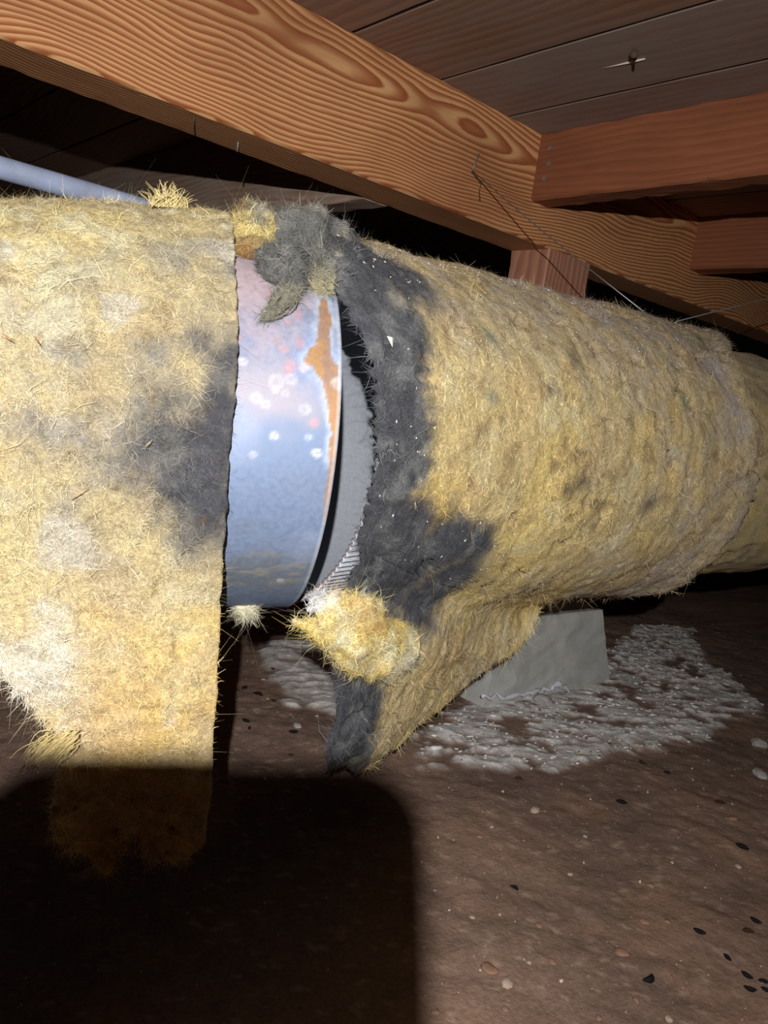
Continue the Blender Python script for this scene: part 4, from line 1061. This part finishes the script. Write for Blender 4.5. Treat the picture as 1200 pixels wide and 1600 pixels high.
for i, (x, y, sz, ang, br) in enumerate(drops):
    p = from_f(x, y); k = sz * depth(p) / FPX; V, F = pellet_mesh(i, k * 1.35, k * .55)
    V = np.array(V); a = math.radians(-ang) + math.radians(-41); R2 = np.array([[math.cos(a), -math.sin(a), 0], [math.sin(a), math.cos(a), 0], [0, 0, 1]])
    V = V @ R2.T; p[2] = floor_h(p[0], p[1]) + k * .2
    o = mesh_obj('dropping', V + p, F, m_brownpoop if br else m_poop)
    left = x < 500
    own = {(1012, 1528): 'largest black rodent dropping, plump and lying alone on the dirt', (803, 1389): 'small black dropping alone on the dirt below the flap', (458, 1147): 'dark dropping touching a whitish crumb between the batt and the flap', (403, 1087): 'bent dark dropping between the batt and the flap',
           (1168, 1461): 'brown dropping beside black ones on the open dirt', (1136, 1498): 'black dropping standing almost on end on the open dirt'}.get((x, y))
    if own: tag(o, own, 'dropping', 'rodent droppings on the dirt')
    elif (x, y) in ((1167, 1526), (1172, 1545), (1193, 1535), (1197, 1549)): tag(o, 'black dropping in the tight cluster of four on the dirt', 'dropping', 'cluster of four black droppings')
    elif (x, y) in ((384, 1129), (390, 1139)): tag(o, 'dark dropping of a touching pair between the batt and the flap', 'dropping', 'touching pair of droppings')
    elif left: tag(o, 'dark rodent dropping on the dirt between the batt and the flap', 'dropping', 'droppings between the two torn insulations')
    elif br: tag(o, 'brown rodent dropping on the open dirt past the flap', 'dropping', 'brown droppings on the open dirt')
    else: tag(o, 'black rodent dropping on the open dirt past the flap', 'dropping', 'black droppings on the open dirt')
def rock_mesh(seed, flat=.5, blocky=.0):
    r = np.random.default_rng(seed); n, m = 9, 12; V = []
    for i in range(n):
        ph = math.pi * (i + .001) / (n - 1 + .002)
        for j in range(m):
            th = 2 * math.pi * j / m; d = np.array([math.sin(ph) * math.cos(th), math.sin(ph) * math.sin(th), math.cos(ph)])
            if blocky: d = d / (np.abs(d) ** 4).sum() ** .25 * (1 - .25)
            rr = 1 + .35 * fbm(d[None] + seed * 3.1, 1.6, 3, seed)[0]; V.append(d * rr * np.array([1, .8, flat]) * .5)
    F = [tuple(f) for f in grid_faces(n, m, wrap=True)] + [tuple(range(m))[::-1], tuple((n - 1) * m + j for j in range(m))]
    return np.array(V), F
rocks = [(836, 1264, 17, 1, 0), (915, 1305, 9, 1, 0), (891, 1363, 9, 1, 0), (1153, 1354, 10, 1, 0), (792, 1535, 24, 1, 0), (1007, 1442, 17, 0, 0), (971, 1489, 24, 0, 0), (1042, 1443, 12, 0, 0), (863, 1502, 13, 0, 0), (1145, 1280, 16, 0, 0), (1127, 1264, 11, 0, 0), (768, 1294, 8, 1, 0), (749, 1310, 11, 0, 0), (762, 1268, 10, 0, 0), (1046, 1590, 15, 1, 0), (1017, 1383, 13, 0, 0), (842, 1445, 13, 0, 0), (993, 1562, 11, 0, 0), (937, 1586, 12, 0, 0), (790, 1575, 13, 0, 0), (738, 1432, 9, 1, 0), (827, 1503, 8, 1, 0), (680, 1580, 14, 0, 0),
         (1188, 1209, 28, 2, 0), (1186, 1163, 30, 2, 0), (847, 1099, 40, 2, 0), (813, 1104, 22, 2, 0), (30, 1250, 12, 1, 0), (412, 1060, 8, 1, 0), (418, 1094, 6, 1, 0), (495, 1122, 7, 1, 0), (464, 1139, 16, 2, 0)]
names = {0: ('clod of brown dirt lying on the open ground past the flap', 'dirt clods on the open ground', 'dirt_clod', 'dirt clod', m_stone),
         1: ('small pale pebble on the brown dirt ground', 'pale pebbles on the dirt', 'pebble', 'pebble', m_palestone),
         2: ('whitish grey lump of mineral crust on the ground near the pier', 'whitish lumps around the pier', 'mineral_lump', 'stone', m_greystone)}
for i, (x, y, sz, kd, _) in enumerate(rocks):
    p = from_f(x, y); k = sz * depth(p) / FPX; V, F = rock_mesh(i + 3, .5 if kd else .34)
    a = rng.random() * 6.28; R2 = np.array([[math.cos(a), -math.sin(a), 0], [math.sin(a), math.cos(a), 0], [0, 0, 1]])
    V = V * k @ R2.T; p[2] = floor_h(p[0], p[1]) + k * .08
    lab, grp, nm, cat, mt = names[kd]
    o = mesh_obj(nm, V + p, F, mt, flat=(kd != 0)); 
    own = {(836, 1264): 'pale pebble alone on the dirt just past the white crust', (792, 1535): 'large pale pebble beside the flat dirt slab', (971, 1489): 'largest brown dirt clod on the open ground', (847, 1099): 'large whitish lump lying against the foot of the concrete pier', (813, 1104): 'smaller whitish lump beside the big one at the foot of the pier',
           (464, 1139): 'whitish crumb beside a dropping between the batt and the flap', (30, 1250): 'pale pebble on the dirt below the notch torn in the yellow batt', (1153, 1354): 'pale pebble near a long black dropping on the open dirt', (680, 1580): 'brown clod beside the edge of the phone shadow'}.get((x, y))
    if own: tag(o, own, cat, grp)
    elif kd == 2: tag(o, 'whitish lump on the dirt just past the end of the mineral crust', cat, grp)
    elif x < 560: tag(o, 'tiny pale pebble on the dirt between the batt and the flap', cat, 'pebbles between the two torn insulations')
    elif kd == 1: tag(o, 'small pale pebble on the open dirt past the flap', cat, grp)
    else: tag(o, lab, cat, grp)
p = from_f(765, 1512); k = 34 * depth(p) / FPX; V, F = rock_mesh(77, .25, 1.); V = V * k * np.array([.8, 1.3, .7]); p[2] = floor_h(p[0], p[1]) + k * .02
tag(mesh_obj('dirt_slab', V + p, F, m_stone), 'flat squarish slab of dried dirt half sunk in the ground', 'dirt clod')
# grit: countless crumbs
gV = []; gF = []; gC = []
tet = np.array([(1, 0, -.4), (-.5, .87, -.4), (-.5, -.87, -.4), (0, 0, .8)]); tF = [(0, 1, 3), (1, 2, 3), (2, 0, 3)]
for i in range(5200):
    x = .15 + 1.3 * rng.random(); y = .08 + .95 * rng.random()
    uvp = project(np.array([x, y, 0])); 
    if abs(x - 1.235 * S) < .21 * S and abs(y - YG - TG / 2) < .22 * S: continue
    sz = .0006 + .0016 * rng.random() ** 4
    a = rng.random() * 6.28; ca, sa_ = math.cos(a), math.sin(a); o = len(gV)
    z = floor_h(x, y)
    for t in tet * sz * (1 + .4 * rng.normal(size=(4, 3))):
        gV.append((x + ca * t[0] - sa_ * t[1], y + sa_ * t[0] + ca * t[1], z + t[2] + .0003))
    cc = srgb(150, 122, 102) if rng.random() < .75 else srgb(206, 190, 172)
    gC += [cc * (.8 + .4 * rng.random())] * 4
    gF += [tuple(o + q for q in f) for f in tF]
grit = mesh_obj('grit', gV, np.array(gF), m_fib, None, colors=np.array(gC), base=(0, 0, 0), flat=True)
tag(grit, 'loose grit and crumbs scattered over the dirt ground', 'grit', kind='stuff')
# crust chips
cV = []; cF = []; cC = []
idx = np.argwhere(mA > .35); pick = idx[rng.choice(len(idx), min(800, len(idx)), replace=False)]
hexa = np.array([(math.cos(t), math.sin(t)) for t in np.linspace(0, 2 * math.pi, 7)[:-1]])
for (i, j) in pick:
    x, y = gx[i] + rng.normal() * .002, gy[j] + rng.normal() * .002
    if abs(x - 1.235 * S) < .222 * S and abs(y - YG - TG / 2) < .232 * S: continue
    ln = .0015 + .007 * rng.random() ** 3; wd = ln * (.25 + .3 * rng.random()); a = math.radians(-24) + rng.normal() * .35
    ca, sa_ = math.cos(a), math.sin(a); o = len(cV); z = B0[i, j, 2] - .0005; tl = rng.normal() * .25
    for (h, sc) in ((0, 1.), (.0010 + .0012 * rng.random(), .75)):
        for (u, v) in hexa:
            u2 = u * ln * sc * (1 + .25 * rng.normal()); v2 = v * wd * sc * (1 + .25 * rng.normal())
            cV.append((x + ca * u2 - sa_ * v2, y + sa_ * u2 + ca * v2, z + h + v2 * tl))
    cF += [tuple(o + q for q in (6, 7, 8, 9)), tuple(o + q for q in (6, 9, 10, 11))] + [tuple(o + q for q in (k, (k + 1) % 6, 6 + (k + 1) % 6, 6 + k)) for k in range(6)]
    cC += [mixc(srgb(190, 184, 178), srgb(236, 234, 232), rng.random())] * 12
chips = mesh_obj('crust_chips', cV, np.array(cF), m_fib, None, colors=np.array(cC).reshape(-1, 3), base=(0, 0, 0), flat=True)
tag(chips, 'flaky white mineral crust crumbling over the ground around the pier', 'mineral crust', kind='stuff')

# ================================================================== THE PHONE IN FRONT OF THE HEAD TORCH (behind the lens; its shadow falls on the dirt)
def to_world(P): return np.asarray(P) @ ROT.T + CAM
def rounded(x0, x1, y0, y1, r, n=8):
    out = []
    for cx, cy, a0 in ((x1 - r, y1 - r, 0), (x0 + r, y1 - r, 90), (x0 + r, y0 + r, 180), (x1 - r, y0 + r, 270)):
        for k in range(n + 1):
            t = math.radians(a0 + 90 * k / n); out.append((cx + r * math.cos(t), cy + r * math.sin(t)))
    return out
def slab(x0, x1, y0, y1, r, z0, z1, b=.0012):
    lev = [(z0, -b), (z0 + b, 0), (z1 - b, 0), (z1, -b)]; V = []; m = None
    for z, g in lev:
        ring = rounded(x0 - g, x1 + g, y0 - g, y1 + g, r); m = len(ring); V += [(x, y, z) for x, y in ring]
    F = [tuple(f) for f in grid_faces(4, m, wrap=True)] + [tuple(range(m))[::-1], tuple(3 * m + j for j in range(m))]
    return to_world(V), F
PH = (-.0640, .0115, -.142, .0165)
pb = to_world(np.array([(-.027, PH[2], .008)]))[0]
ph = empty('smartphone', pb, 'dark smartphone held up in front of the torn duct, its lens towards the pipe', 'phone')
mesh_obj('body', *slab(PH[0], PH[1], PH[2], PH[3], .013, .0045, .0125), m_phone, ph, flat=True)
mesh_obj('screen', *slab(PH[0] + .003, PH[1] - .003, PH[2] + .003, PH[3] - .003, .011, .0124, .0130, .0002), m_phonescreen, ph, flat=True)
for cx, cy in ((0, 0), (0, -.018), (-.016, -.009)):
    th = np.linspace(0, 2 * math.pi, 25)[:-1]; V = []
    for z, r in ((.0048, .0068), (.0030, .0068), (.0030, .0052), (.0040, .0050)): V += [(cx + r * math.cos(t), cy + r * math.sin(t), z) for t in th]
    mesh_obj('lens_ring', to_world(V), [tuple(f) for f in grid_faces(4, 24, wrap=True)] + [tuple(72 + j for j in range(24))], m_phonering, ph, flat=True)

for o in bpy.data.objects:
    if '_w' in o.keys(): del o['_w']
